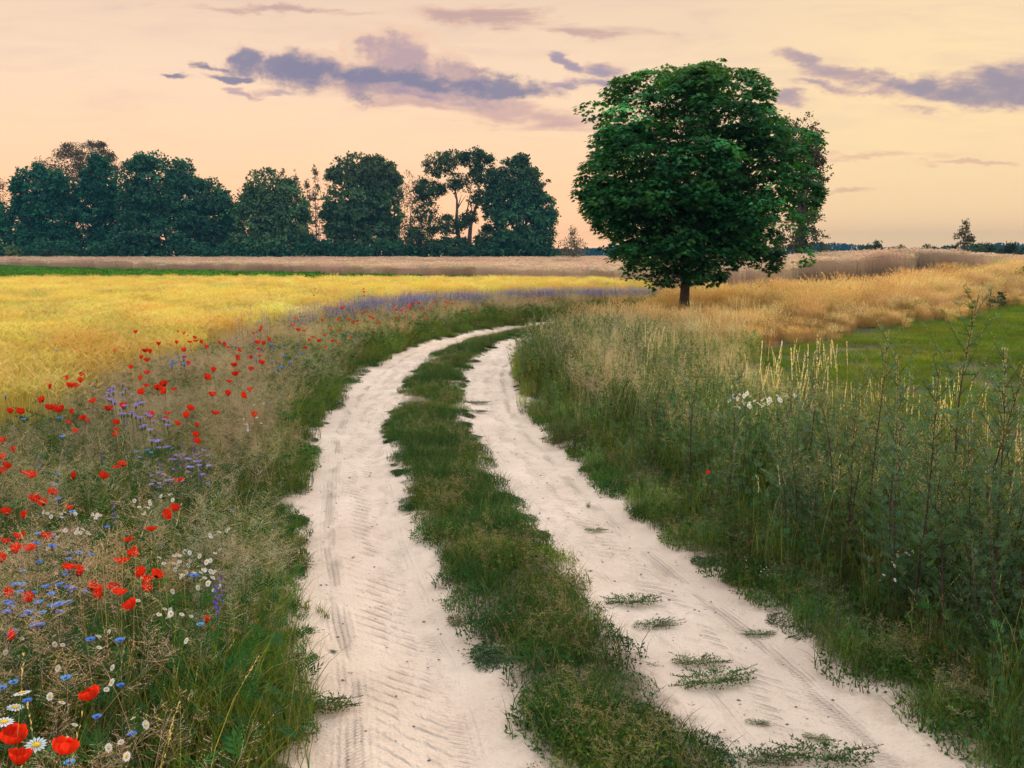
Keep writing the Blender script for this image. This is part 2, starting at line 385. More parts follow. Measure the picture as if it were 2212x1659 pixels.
def hill(X, Y):
    X = np.asarray(X, float); Y = np.asarray(Y, float)
    z = 0.0042 * np.clip(Y - 60, 0, 170)
    # bank of dry grass and the rise of the rye field on the right
    a = (X - 6) / 20.0; ridge = 33 + a * 15
    amp = 0.72 * sst(X, 8, 26)
    g = np.exp(-((Y - ridge - 4) / 7.0) ** 2) * (Y < ridge + 4) + (Y >= ridge + 4) * (1 - 0.6 * sst(Y, ridge + 4, ridge + 60))
    z = z + amp * g
    z = z + 0.42 * np.exp(-((X - 22) / 9.0) ** 2 - ((Y - 56) / 12.0) ** 2)
    return z
def lump(X, Y, k=1.0):
    return (np.sin(X * 1.3 * k + 0.5) * np.cos(Y * 1.1 * k + 1.0) + 0.6 * np.sin(X * 2.9 * k + Y * 2.1 * k) + 0.5 * np.sin(Y * 3.7 * k - X * 1.7 * k + 2)) / 2.1

def build_ground():
    gx = np.concatenate([-np.geomspace(4000, 31, 24), np.arange(-30, 30.1, 0.4), np.geomspace(31, 4000, 24)])
    gy = np.concatenate([[-60, -30, -12], np.arange(-6, 60, 0.4), np.geomspace(61, 6000, 40)])
    X, Y = np.meshgrid(gx, gy); o, _ = track(X, Y)
    z = hill(X, Y) - 0.03 - 0.16 * (1 - sst(np.abs(o), 1.45, 2.2)) + 0.02 * lump(X, Y) * (np.abs(o) > 2.3)
    far = np.hypot(X, Y - 0) ; z = np.where(far > 300, 0.75, z)
    V = np.stack([X, Y, z], -1).reshape(-1, 3); nx = len(gx); ny = len(gy)
    i = (np.arange(ny - 1)[:, None] * nx + np.arange(nx - 1)[None]).ravel()
    g = Geo(); g.raw(V, (0.1, 0.1, 0.1), np.stack([i, i + 1, i + nx + 1, i + nx], 1))
    me = g.mesh('ground', M_SOIL); me.polygons.foreach_set('use_smooth', [True] * len(me.polygons))
    link('ground', me, kind='structure')
build_ground()

def build_track():
    n = 900; P, s_ = smooth_line(cl, n); T = nrm(np.gradient(P, axis=0)); N = np.stack([T[:, 1], -T[:, 0]], 1)
    o = np.concatenate([[-1.95], np.linspace(-1.75, 1.75, 106), [1.95]])
    O, SS = np.meshgrid(o, s_)
    XY = P[:, None] + N[:, None] * O[..., None]
    ao = np.abs(O)
    wob = 0.07 * np.sin(SS * 1.9 + O) + 0.05 * np.sin(SS * 4.3 + 1)
    z = -0.055 * sst(ao + wob, 0.3, 0.6) * (1 - sst(ao + wob, 1.15, 1.5))
    z += 0.008 * lump(XY[..., 0], XY[..., 1], 1.2) + 0.005 * lump(XY[..., 0], XY[..., 1], 3.7) + 0.0025 * lump(XY[..., 0] + 3, XY[..., 1], 9.0)
    z = np.where(ao > 1.8, -0.25, z - 0.02 * sst(ao, 1.5, 1.75)) + hill(XY[..., 0], XY[..., 1])
    k = len(o); i = (np.arange(n - 1)[:, None] * k + np.arange(k - 1)[None]).ravel()
    g = Geo(); g.raw(np.concatenate([XY, z[..., None]], -1), (0.5, 0.5, 0.5), np.stack([i, i + 1, i + k + 1, i + k], 1))
    me = g.mesh('dirt_track', M_SAND); me.polygons.foreach_set('use_smooth', [True] * len(me.polygons))
    uvl = me.uv_layers.new(name='UVMap'); li = np.empty(len(me.loops), np.int32); me.loops.foreach_get('vertex_index', li)
    UV = np.stack([O.ravel(), SS.ravel()], 1)[li]; uvl.data.foreach_set('uv', UV.astype(np.float32).ravel())
    link('dirt_track', me, kind='structure')
build_track()

def inpoly(X, Y, poly):
    r = np.zeros(X.shape, bool); n = len(poly)
    for i in range(n):
        x1, y1 = poly[i]; x2, y2 = poly[(i + 1) % n]
        if y1 == y2: continue
        c_ = ((y1 > Y) != (y2 > Y)) & (X < (x2 - x1) * (Y - y1) / (y2 - y1) + x1); r ^= c_
    return r
# edge between the flower verge and the barley (metres)
EDGE = [(-4.4, -3), (-4.5, 4), (-4.75, 8.4), (-5.5, 13.0), (-5.6, 18), (-5.5, 24), (-4.7, 30.5), (-2.2, 34.5), (2, 37), (5.0, 38.5), (6.5, 42)]
BARLEY = EDGE + [(6.5, 47), (4, 53), (-2, 55), (-14, 56), (-60, 53), (-60, -3)]
# rye field, front edge first
RYE = [(-200, 196), (-200, 190), (-84, 140), (-40, 100), (-2, 66), (8, 50), (14, 47.5), (22, 51), (29, 56), (36, 66), (60, 105), (75, 150), (80, 196)]
GREEN = [(-60, 53), (-14, 56), (-2, 55), (-2, 66), (-40, 100), (-84, 140), (-110, 150)]
MEADOW = [(4.4, 0), (4.4, 4), (4.0, 8), (3.3, 12), (4.0, 16.0), (5.4, 19.3), (9, 23.5), (12, 27), (17, 33), (23, 40), (34, 50), (70, 60), (70, 0)]
BAND = [(5.4, 19.3), (9, 23.5), (12, 27), (17, 33), (23, 40), (34, 50), (45, 66), (36, 62), (29, 52), (22, 44), (14, 38.5), (9, 35.5), (5.5, 34), (4.2, 31), (3.4, 27), (4.0, 22)]

def sample(x0, x1, y0, y1, dens, mask, margin=2.0):
    n = rs.poisson((x1 - x0) * (y1 - y0) * dens); X = rnd(n, x0, x1); Y = rnd(n, y0, y1)
    k = np.abs(X) < 0.575 * Y + margin; X, Y = X[k], Y[k]
    k = mask(X, Y); return X[k], Y[k]

# ------------------------------------------------------------------ scattered stuff through geometry nodes
LIB = bpy.data.collections.new('plant_patches')        # sources of the scattered patches, not in the scene
def scatter(name, protos, X, Y, sc, tint, zoff=0.0, tilt=0.06, idx=None):
    n = len(X); me = bpy.data.meshes.new(name)
    Z = hill(X, Y) + zoff
    me.vertices.add(n); me.vertices.foreach_set('co', np.stack([X, Y, Z], 1).astype(np.float32).ravel())
    a = me.attributes.new('rot', 'FLOAT_VECTOR', 'POINT')
    a.data.foreach_set('vector', np.stack([rs.normal(size=n) * tilt, rs.normal(size=n) * tilt, rnd(n, 0, 2 * PI)], 1).astype(np.float32).ravel())
    a = me.attributes.new('scl', 'FLOAT', 'POINT'); a.data.foreach_set('value', np.asarray(sc, np.float32))
    if idx is None: idx = rs.randint(0, len(protos), n)
    a = me.attributes.new('idx', 'INT', 'POINT'); a.data.foreach_set('value', np.asarray(idx, np.int32))
    a = me.attributes.new('tint', 'FLOAT_COLOR', 'POINT'); a.data.foreach_set('color', np.concatenate([tint, np.ones((n, 1))], 1).astype(np.float32).ravel())
    o = link(name, me, kind='stuff')
    src = bpy.data.collections.new(name + '_sources')
    for i, p in enumerate(protos):
        q = bpy.data.objects.new(f'{name}_patch_{i:02d}', p); src.objects.link(q)
    ng = bpy.data.node_groups.new(name + '_scatter', 'GeometryNodeTree')
    ng.interface.new_socket('Geometry', in_out='INPUT', socket_type='NodeSocketGeometry')
    ng.interface.new_socket('Geometry', in_out='OUTPUT', socket_type='NodeSocketGeometry')
    N_ = ng.nodes; L = ng.links
    gi = N_.new('NodeGroupInput'); go = N_.new('NodeGroupOutput'); ip = N_.new('GeometryNodeInstanceOnPoints')
    ci = N_.new('GeometryNodeCollectionInfo'); ci.inputs['Collection'].default_value = src
    ci.inputs['Separate Children'].default_value = True; ci.inputs['Reset Children'].default_value = True
    def attr(nm, ty):
        a_ = N_.new('GeometryNodeInputNamedAttribute'); a_.data_type = ty; a_.inputs['Name'].default_value = nm; return a_.outputs['Attribute']
    ip.inputs['Pick Instance'].default_value = True
    L.new(gi.outputs[0], ip.inputs['Points']); L.new(ci.outputs[0], ip.inputs['Instance'])
    L.new(attr('idx', 'INT'), ip.inputs['Instance Index']); L.new(attr('rot', 'FLOAT_VECTOR'), ip.inputs['Rotation'])
    L.new(attr('scl', 'FLOAT'), ip.inputs['Scale']); L.new(ip.outputs[0], go.inputs[0])
    md = o.modifiers.new('scatter', 'NODES'); md.node_group = ng
    return o
def tints(n, base=(1, 1, 1), var=0.12, field=None):
    t = np.array(base)[None] * (1 + rs.normal(size=(n, 1)) * var) * (1 + rs.normal(size=(n, 3)) * var * 0.5)
    return np.clip(t, 0.15, 3)

# ---- blades and seed heads -------------------------------------------------
def disc(n, rad):
    a = rnd(n, 0, 2 * PI); r = rad * np.sqrt(rnd(n)); return np.stack([r * np.cos(a), r * np.sin(a), 0 * r], 1)
def blades(g, n, rad, h0, h1, wd, lean, c0, c1, k=4, wind=(0, 0), var=0.18):
    B = disc(n, rad); h = rnd(n, h0, h1); D = hor(n) * (lean * rnd(n, 0.3, 1.4))[:, None] + np.array([wind[0], wind[1], 0])
    t = np.linspace(0, 1, k)[None, :, None]
    P = B[:, None] + D[:, None] * h[:, None, None] * t ** 2 + np.array([0, 0, 1.0]) * h[:, None, None] * (t - 0.25 * lean * t ** 2.5)
    W = wd * rnd(n, 0.6, 1.3)[:, None] * np.array([1, 0.9, 0.6, 0.08])[None] if k == 4 else wd * rnd(n, 0.6, 1.3)[:, None] * (1 - np.linspace(0, 0.92, k) ** 2)[None]
    Cb = cv(c0, n, var)[:, None] * (1 - t) + cv(c1, n, var)[:, None] * t
    g.ribbon(P, W, hor(n), Cb); return P
def spikes(g, tips, dirn, L, wd, c, nseg=14, spread=0.5):
    """seed heads: short slivers set round the upper end of each stem"""
    n = len(tips); D = nrm(dirn)
    u_ = rnd(n * nseg).reshape(n, nseg); B = tips[:, None] - D[:, None] * (u_ * L)[..., None]
    d = D[:, None] + spread * hor(n * nseg).reshape(n, nseg, 3)
    Bf = B.reshape(-1, 3); Df = d.reshape(-1, 3); m = n * nseg
    g.kites(Bf, Df, dirs(m), rnd(m, 0.6, 1.2) * wd * 3.2, rnd(m, 0.7, 1.2) * wd, cv(c, m, 0.15))
def seedgrass(g, n, rad, h0, h1, lean, cs, ch, L=0.12, wd=0.006, nseg=16, spread=0.35, stem=0.0022, wind=(0, 0)):
    P = blades(g, n, rad, h0, h1, stem, lean, cs, cs, 5, wind, 0.1)
    tip = P[:, -1]; d = P[:, -1] - P[:, -2]
    spikes(g, tip, d, L, wd, ch, nseg, spread)
def airy(g, n, rad, h0, h1, lean, cs, ch, L=0.22, nb=26, bl=0.07, wd=0.0011, seed=0.0026):
    """open airy panicles (bent grass): hair thin side branches with tiny spikelets"""
    P = blades(g, n, rad, h0, h1, 0.0018, lean, cs, ch, 5, (0, 0), 0.1)
    tip = P[:, -1]; D = nrm(P[:, -1] - P[:, -2]); m = n * nb
    u_ = rnd(m).reshape(n, nb); B = (tip[:, None] - D[:, None] * (u_ * L)[..., None]).reshape(-1, 3)
    ln = (bl * (0.25 + u_)).reshape(-1)
    d = nrm((D[:, None] * 0.55 + hor(m).reshape(n, nb, 3)).reshape(-1, 3)); C = cv(ch, m, 0.15)
    E = B + d * ln[:, None]
    g.kites(B, d, dirs(m), ln, np.full(m, wd), C)
    for q in (0.5, 0.75, 1.0):
        g.kites(B + d * ln[:, None] * q, d + 0.5 * dirs(m), dirs(m), np.full(m, seed * 2.4), np.full(m, seed), C)
def herb(g, n, rad, z0, z1, L, wd, c, up=0.5, var=0.25):
    """small leaves filling a low mound"""
    B = disc(n, rad); r = np.linalg.norm(B[:, :2], axis=1) / rad
    B[:, 2] = z0 + (z1 - z0) * rnd(n) * (1 - 0.75 * r ** 2)
    d = hor(n) + np.array([0, 0, 1.0]) * rnd(n, -0.2, up * 2)[:, None]
    N = nrm(np.array([0, 0, 1.0]) + 0.7 * dirs(n)); g.kites(B, d, N, rnd(n, 0.6, 1.3) * L, rnd(n, 0.7, 1.3) * wd, cv(c, n, var), 0.5, 0.15)
def feather(g, B, D, L, c, nl=7, wd=0.12):
    """deeply cut leaves: a midrib with narrow lobes"""
    n = len(B); D = nrm(D); sd_ = nrm(np.cross(D, np.array([0, 0, 1.0]) + 0.25 * dirs(n)))
    L = np.asarray(L)
    C = cv(c, n, 0.2)
    up_ = nrm(np.cross(sd_, D))
    for q in range(nl):
        f = 0.15 + 0.85 * q / (nl - 1); s_ = (-1) ** q
        if q == nl - 1: d = D
        else: d = D * 0.75 + sd_ * s_ * 0.75
        Bq = B + D * (L * f * 0.8)[:, None] - up_ * (L * 0.12 * f * f)[:, None]
        g.kites(Bq, d, up_, L * (0.55 - 0.2 * f if q < nl - 1 else 0.4), L * wd, C)
    g.kites(B, D, up_, L * 0.95, L * 0.05, C)

GR = dict(olive=(0.140, 0.190, 0.034), green=(0.060, 0.135, 0.020), deep=(0.026, 0.088, 0.024), teal=(0.055, 0.125, 0.045), straw=(0.42, 0.31, 0.16), pink=(0.47, 0.365, 0.265), gold=(0.62, 0.42, 0.12), base=(0.075, 0.100, 0.028))

# barley patches: 0.5 m radius
def barley(seed, dry):
    g = Geo(); n = 210; c = (0.82, 0.59, 0.12) if dry else (0.68, 0.56, 0.12)
    P = blades(g, n, 0.5, 0.62, 0.82, 0.0055, 0.16, (0.24, 0.26, 0.05), c, 5, (0.05, -0.02), 0.1)
    tip = P[:, -1]; D = nrm(P[:, -1] - P[:, -2] + 0.25 * hor(n))
    g.kites(tip, D, dirs(n), rnd(n, 0.06, 0.085), np.full(n, 0.013), cv(c, n, 0.12), 0.4)
    g.kites(tip, D, dirs(n), rnd(n, 0.06, 0.085), np.full(n, 0.013), cv(c, n, 0.12), 0.4)
    for _ in range(5):
        g.kites(tip + D * 0.02, D + 0.22 * dirs(n), dirs(n), rnd(n, 0.11, 0.16), np.full(n, 0.0026), cv((0.82, 0.66, 0.22), n, 0.14), 0.3)
    blades(g, 150, 0.5, 0.35, 0.7, 0.010, 0.55, (0.15, 0.20, 0.04), (0.50, 0.46, 0.10), 4)
    return g.mesh('barley_patch', M_STRAW)
def ryep(seed, rad, n, fat):
    g = Geo(); c = (0.60, 0.47, 0.37)
    P = blades(g, n, rad, 1.15, 1.35, 0.010 * fat, 0.10, (0.22, 0.17, 0.12), c, 3, (0, 0), 0.1)
    tip = P[:, -1]; D = nrm(hor(n) * 0.9 + np.array([0.1, 0, 0.35]))
    for _ in range(2): g.kites(tip, D, dirs(n), rnd(n, 0.11, 0.16) * (0.5 + 0.5 * fat), np.full(n, 0.022 * fat), cv(c, n, 0.16), 0.5)
    g.kites(tip + D * 0.05, D + .2 * dirs(n), dirs(n), rnd(n, 0.12, 0.2), np.full(n, 0.02 * fat), cv((0.70, 0.57, 0.46), n, 0.14), 0.4)
    m = n // 3; blades(g, m, rad, 0.5, 0.9, 0.02 * fat, 0.4, (0.16, 0.13, 0.07), (0.30, 0.22, 0.14), 3)
    return g.mesh('rye_patch', M_STRAW)
def verge(seed, mix):
    """mixed wild grass, 0.4 m radius"""
    g = Geo(); r = 0.38
    blades(g, 130, r, 0.18, 0.45, 0.0060, 0.55, GR['base'], GR['olive'] if mix % 2 else GR['green'])
    blades(g, 70, r, 0.30, 0.62, 0.0040, 0.35, GR['green'], GR['olive'])
    n = 34; feather(g, disc(n, r) + np.array([0, 0, 1]) * rnd(n, 0.08, 0.45)[:, None], hor(n) + np.array([0, 0, 0.7]), rnd(n, 0.07, 0.13), GR['deep'])
    blades(g, 26, r, 0.3, 0.55, 0.003, 0.8, (0.2, 0.16, 0.08), GR['straw'])
    if mix == 3: airy(g, 5, r, 0.45, 0.75, 0.30, (0.24, 0.24, 0.10), (0.42, 0.36, 0.24))
    if mix == 0: seedgrass(g, 8, r, 0.5, 0.9, 0.28, (0.28, 0.28, 0.10), (0.50, 0.41, 0.23), 0.13, 0.0042, 16, 0.28)
    return g.mesh('verge_patch', M_GRASS)
def airyp(seed):
    g = Geo(); airy(g, 34, 0.36, 0.5, 0.85, 0.38, (0.24, 0.2, 0.1), GR['pink'], 0.24, 30, 0.075)
    blades(g, 40, 0.36, 0.2, 0.5, 0.004, 0.5, GR['base'], GR['olive']); return g.mesh('bent_grass_patch', M_GRASS)
def weedp(seed, k):
    """tall green weeds of the right verge"""
    g = Geo(); r = 0.40
    blades(g, 120, r, 0.3, 0.78, 0.0055, 0.35, GR['base'], GR['green'])
    blades(g, 50, r, 0.4, 0.85, 0.004, 0.25, GR['olive'], (0.27, 0.28, 0.07))
    n = 75; z = rnd(n, 0.08, 0.62); feather(g, disc(n, r) + np.array([0, 0, 1]) * z[:, None], hor(n) + np.array([0, 0, 0.8]), rnd(n, 0.06, 0.12), GR['teal'] if k % 2 else GR['deep'])
    ns = 9; B = disc(ns, r); P = B[:, None] + np.linspace(0, 1, 4)[None, :, None] * (np.array([0, 0, 1]) * rnd(ns, 0.6, 0.95)[:, None] + 0.12 * hor(ns))[:, None]
    g.tube(P, np.tile(np.array([0.004, 0.0035, 0.0025, 0.0012]), (ns, 1)), np.tile(np.array((0.05, 0.04, 0.03)), (ns, 4, 1)))
    m = ns * 26; i = np.repeat(np.arange(ns), 26); t = rnd(m, 0.25, 1); Q = P[i, 0] + (P[i, 3] - P[i, 0]) * t[:, None]
    feather(g, Q, hor(m) + np.array([0, 0, 1.0]), 0.03 + 0.05 * (1.1 - t), GR['teal'], 5)
    if k >= 2: airy(g, 4, r, 0.6, 0.95, 0.25, (0.22, 0.24, 0.08), (0.44, 0.38, 0.22))
    return g.mesh('weed_patch', M_LEAF)
def dryp(seed, k):
    g = Geo(); r = 0.45; c = [(0.76, 0.53, 0.23), (0.82, 0.61, 0.31), (0.60, 0.42, 0.17)][k % 3]
    seedgrass(g, 110, r, 0.75, 1.12, 0.30, (0.40, 0.27, 0.10), c, 0.18, 0.012, 12, 0.3, 0.0045, (-0.22, 0))
    blades(g, 120, r, 0.35, 0.85, 0.007, 0.5, (0.20, 0.14, 0.05), (0.5, 0.33, 0.12), 4, (-0.08, 0)); return g.mesh('dry_grass_patch', M_STRAW)
def reedp(seed):
    """upright pale seed spikes standing in the right verge"""
    g = Geo(); seedgrass(g, 9, 0.3, 0.85, 1.2, 0.10, (0.30, 0.27, 0.10), (0.74, 0.62, 0.32), 0.26, 0.0085, 42, 0.16, 0.003)
    return g.mesh('spike_grass_patch', M_STRAW)
def shortp(seed, c, h, n=260, rad=0.45, wd=0.006):
    g = Geo(); blades(g, n, rad, h * 0.5, h, wd, 0.5, (c[0] * 0.6, c[1] * 0.6, c[2] * 0.6), c, 3); return g.mesh('short_grass_patch', M_GRASS)
def matp(seed, k):
    """creeping knotgrass mat"""
    g = Geo(); herb(g, 1300, 0.19, 0.005, 0.075, 0.019, 0.011, [GR['deep'], (0.045, 0.085, 0.03), (0.09, 0.11, 0.03)][k % 3], 0.5)
    n = 12; B = disc(n, 0.05); D = hor(n); P = B[:, None] + np.linspace(0, 1, 4)[None, :, None] * (D * 0.24)[:, None] + np.array([0, 0, 1]) * (np.array([0.005, 0.04, 0.045, 0.015]))[None, :, None]
    g.tube(P, np.full((n, 4), 0.0012), np.tile(np.array((0.12, 0.07, 0.04)), (n, 4, 1)))
    m = n * 22; i = np.repeat(np.arange(n), 22); t = rnd(m, 0.4, 1.0); Q = B[i] + D[i] * 0.24 * t[:, None] + np.array([0, 0, 0.03])
    g.kites(Q, hor(m) + np.array([0, 0, .5]), dirs(m), rnd(m, 0.01, 0.02), rnd(m, 0.005, 0.009), cv(GR['deep'], m, .25))
    return g.mesh('knotgrass_patch', M_LEAF)
def midp(seed, k):
    """middle strip: low grass with wispy seed heads"""
    g = Geo(); r = 0.22
    c = [GR['deep'], (0.055, 0.12, 0.022), (0.105, 0.155, 0.03), (0.035, 0.10, 0.024)][k]
    blades(g, 150, r, 0.05, 0.17, 0.0045, 0.7, GR['base'], c)
    herb(g, 380, r, 0.0, 0.12, 0.024, 0.011, c)
    if k in (1, 2): airy(g, 7, r, 0.16, 0.32, 0.5, (0.2, 0.19, 0.08), (0.26, 0.22, 0.13), 0.12, 16, 0.035, 0.0012, 0.0028)
    else: blades(g, 20, r, 0.12, 0.28, 0.002, 0.5, GR['base'], (0.26, 0.24, 0.11))
    return g.mesh('strip_patch', M_GRASS)
def cropp(seed):
    g = Geo(); herb(g, 500, 0.9, 0.1, 0.62, 0.17, 0.10, (0.07, 0.19, 0.025), 0.5); return g.mesh('crop_patch', M_GRASS)

def field_rand(X, Y): return lump(X, Y, 0.7)

def build_stuff():
    # barley
    m = lambda X, Y: inpoly(X, Y, BARLEY)
    X, Y = sample(-36, 14, 2, 56, 2.6, m, 1.5); l = lump(X, Y, 0.35)
    t = tints(len(X), (1, 1, 1), 0.14) * (1 + 0.14 * l[:, None]) * np.stack([1 + 0.05 * l, 1 + 0 * l, 1 - 0.1 * l], 1)
    l3 = lump(X, Y, 1.4); t = t * np.array([1.03, 0.98, 0.90]); t[:, 0] *= 1 - 0.12 * (l3 > 0.2); t[:, 2] *= 1 + 0.1 * (l3 > 0.2)
    scatter('barley', [barley(i, i % 2) for i in range(8)], X, Y, rnd(len(X), 0.8, 1.14), t, tilt=0.13)
    # rye, near rows dense, far rows in larger patches
    m = lambda X, Y: inpoly(X, Y, RYE) & (rnd(len(X)) < 1 - sst(Y, 84, 116))
    X, Y = sample(-75, 72, 45, 116, 0.8, m, 3); l = lump(X, Y, 0.15)
    X2, Y2 = sample(-130, 110, 84, 196, 0.18, lambda X, Y: inpoly(X, Y, RYE) & (rnd(len(X)) < sst(Y, 80, 112)), 5)
    pr = [ryep(i, 1.1, 260, 1.5) for i in range(4)] + [ryep(i, 2.6, 520, 3.0) for i in range(3)]
    ix = np.concatenate([rs.randint(0, 4, len(X)), rs.randint(4, 7, len(X2))])
    XX = np.concatenate([X, X2]); YY = np.concatenate([Y, Y2])
    scatter('rye', pr, XX, YY, rnd(len(XX), 0.92, 1.05), tints(len(XX), (1, 1, 1), 0.07), idx=ix)
    # green crop between
    X, Y = sample(-90, 2, 53, 145, 0.9, lambda X, Y: inpoly(X, Y, GREEN), 3)
    scatter('leafy_crop', [cropp(i) for i in range(3)], X, Y, rnd(len(X), 0.85, 1.15), tints(len(X), (1, 1, 1), 0.12))
    # left verge
    def m(X, Y):
        o, _ = track(X, Y); return (~inpoly(X, Y, BARLEY)) & (o < -1.42 + 0.22 * lump(X, Y, 2.0))
    X1, Y1 = sample(-6.5, 0.5, 0.8, 14, 13, m); X2, Y2 = sample(-8, 14, 14, 46, 8, m)
    X = np.concatenate([X1, X2]); Y = np.concatenate([Y1, Y2]); o, _ = track(X, Y); l = lump(X, Y, 0.9)
    near = sst(-o, 1.3, 1.85); sc = (0.5 + 0.5 * near) * rnd(len(X), 0.8, 1.15)
    ix = np.where(rnd(len(X)) < 0.24 + 0.26 * l, rs.randint(6, 9, len(X)), rs.randint(0, 6, len(X)))
    ix = np.where((-o < 1.58), np.where(rnd(len(X)) < .5, 1, 5), ix)
    ix = np.where(((Y < 7) & (ix > 5) & (rnd(len(X)) < 0.72 - 0.35 * sst(Y, 4.5, 7))), rs.randint(0, 6, len(X)), ix)
    ix = np.where((Y < 10) & (-o > 1.62) & (-o < 3.0) & (rnd(len(X)) < 0.26), rs.randint(6, 9, len(X)), ix)
    _ = np.where((-o < 2.0) | ((Y < 6) & (rnd(len(X)) < 0.8)), rs.randint(0, 6, len(X)), ix)
    t = tints(len(X), (1, 1, 1), 0.15); t[:, 0] *= 1 + 0.15 * l
    scatter('verge_grass', [verge(i, i % 4) for i in range(6)] + [airyp(i) for i in range(3)], X, Y, sc, t, idx=ix)
    # right verge: weeds near the track, grass behind
    def m(X, Y):
        o, _ = track(X, Y); return (~inpoly(X, Y, MEADOW)) & (~inpoly(X, Y, BAND)) & (o > 1.30 + 0.2 * lump(X, Y, 2.0)) & (X < 6.5)
    X1, Y1 = sample(0, 6.5, 0.8, 14, 12, m); X2, Y2 = sample(-1.5, 7, 14, 40, 7, m)
    X = np.concatenate([X1, X2]); Y = np.concatenate([Y1, Y2]); o, _ = track(X, Y); l = lump(X, Y, 0.8)
    edge = np.maximum(sst(o, 1.35, 2.6), sst(o, 1.3, 1.7) * sst(Y, 11, 15)); sc = (0.30 + 0.64 * edge) * rnd(len(X), 0.75, 1.15)
    sc = sc * (1 - 0.42 * sst(X, 2.0, 3.4) * sst(Y, 5, 9) * (1 - sst(Y, 17, 20)))
    nt = np.exp(-((X - 4.6) / 3.0) ** 2 - ((Y - 26) / 6.0) ** 2); sc = sc * (1 - 0.45 * nt)
    grassy = rnd(len(X)) < (0.32 + 0.45 * sst(o, 2.2, 3.6) + 0.3 * sst(Y, 12, 20) + 0.2 * l)
    ix = np.where(grassy, rs.randint(4, 9, len(X)), rs.randint(0, 4, len(X)))
    ix = np.where((Y > 22) & (rnd(len(X)) < sst(X, -0.5, 5) * 0.7), 9, ix)
    t = tints(len(X), (1.15, 1.15, 1.15), 0.22) * (1 + 0.45 * sst(Y, 6, 18) + 0.15 * l)[:, None] * np.stack([1 + 0.3 * sst(Y, 6, 18), 1 + 0 * Y, 1 - 0.1 * sst(Y, 6, 18)], 1)
    t = np.where((ix == 9)[:, None], np.array([0.85, 0.9, 0.9]), t)
    scatter('verge_weeds', [weedp(i, i) for i in range(4)] + [verge(i, (0, 2, 3, 0)[i]) for i in range(4)] + [weedp(9, 2)] + [dryp(3, 2)], X, Y, sc, t, idx=ix)
    # pale wispy grass standing through the right verge
    X, Y = sample(-0.5, 5, 3.6, 22, 3.2, lambda X, Y: (~inpoly(X, Y, MEADOW)) & (~inpoly(X, Y, BAND)) & (track(X, Y)[0] > 1.9))
    k = (rnd(len(X)) < 0.35 + 0.65 * sst(Y, 6, 12)); X, Y = X[k], Y[k]
    def wisp(i):
        g = Geo(); airy(g, 16, 0.4, 0.72, 1.0, 0.22, (0.34, 0.33, 0.13), (0.60, 0.50, 0.30), 0.24, 30, 0.07)
        seedgrass(g, 12, 0.4, 0.65, 1.0, 0.22, (0.36, 0.34, 0.13), (0.62, 0.54, 0.30), 0.14, 0.005, 16, 0.25)
        return g.mesh('wispy_grass_patch', M_STRAW)
    scatter('wispy_grass', [wisp(i) for i in range(4)], X, Y, rnd(len(X), 0.78, 1.05) * (1 - 0.25 * sst(X, 2.2, 3.4) * sst(Y, 6, 9)), tints(len(X), (1, 1, 1), 0.1), tilt=0.07)
    # pale upright seed spikes
    def m(X, Y):
        o, _ = track(X, Y); return (~inpoly(X, Y, MEADOW)) & (o > 2.5)
    X, Y = sample(-1, 6, 3.6, 22, 3.6, m)
    k = rnd(len(X)) < 0.15 + 0.80 * sst(X, 1.8, 3.0) * (Y < 10.5); X, Y = X[k], Y[k]
    scatter('spike_grass', [reedp(i) for i in range(3)], X, Y, rnd(len(X), 0.72, 1.04) * (1 + 0.10 * (Y < 8)), tints(len(X), (1, 1, 1), 0.08), tilt=0.04)
    # dry golden grass bank
    X, Y = sample(2, 46, 19, 66, 4.8, lambda X, Y: inpoly(X, Y, BAND)); X = X + rs.normal(size=len(X)) * 0.35; Y = Y + rs.normal(size=len(X)) * 0.4; l = lump(X, Y, 0.5)
    t = tints(len(X), (1, 1, 1), 0.08); g_ = sst(l, 0.55, 0.95)[:, None] * 0.7; t = t * (1 - g_ * np.array([0.6, 0.25, 0.5]))
    t = t * (1 + 0.22 * lump(X * 1.7, Y * 1.7, 1.3)[:, None])
    near = np.exp(-((X - 5.2) / 3.2) ** 2 - ((Y - 26.5) / 5.0) ** 2)
    fr = np.array([(5.4, 19.3), (9, 23.5), (12, 27), (17, 33), (23, 40), (34, 50)]); frs, _ = smooth_line(fr, 160)
    df = np.sqrt(((np.stack([X, Y], 1)[:, None] - frs[None]) ** 2).sum(-1)).min(1)
    hh_ = (0.42 + 0.58 * sst(df, 0.1, 2.4)) * (1 + 0.16 * lump(X, Y, 1.6) + 0.08 * lump(X, Y, 4.1))
    ix = np.where(rnd(len(X)) < 0.10 + 0.16 * (l > 0.4), rs.randint(5, 7, len(X)), rs.randint(0, 5, len(X)))
    scatter('dry_grass', [dryp(i, i) for i in range(5)] + [verge(21, 0), verge(22, 1)], X, Y, rnd(len(X), 0.66, 1.16) * (1 - 0.55 * near) * hh_, t, tilt=0.13, idx=ix)
    # meadow
    X, Y = sample(3.6, 60, 3, 60, 4.5, lambda X, Y: inpoly(X, Y, MEADOW), 1.0); l = lump(X, Y, 0.35)
    k = (X < 0.6 * Y + 1)
    l2 = lump(X * 1.5 + 4, Y * 0.8, 0.5)
    t = tints(len(X), (1, 1, 1), 0.12) * (1 + 0.16 * l[:, None]) * np.stack([1 + 0.28 * l2, 1 + 0.05 * l2, 1 + 0 * l2], 1)
    scatter('meadow_grass', [shortp(i, [(0.115, 0.19, 0.024), (0.15, 0.21, 0.035)][i % 2], 0.13) for i in range(4)], X, Y, rnd(len(X), 0.8, 1.2), t)
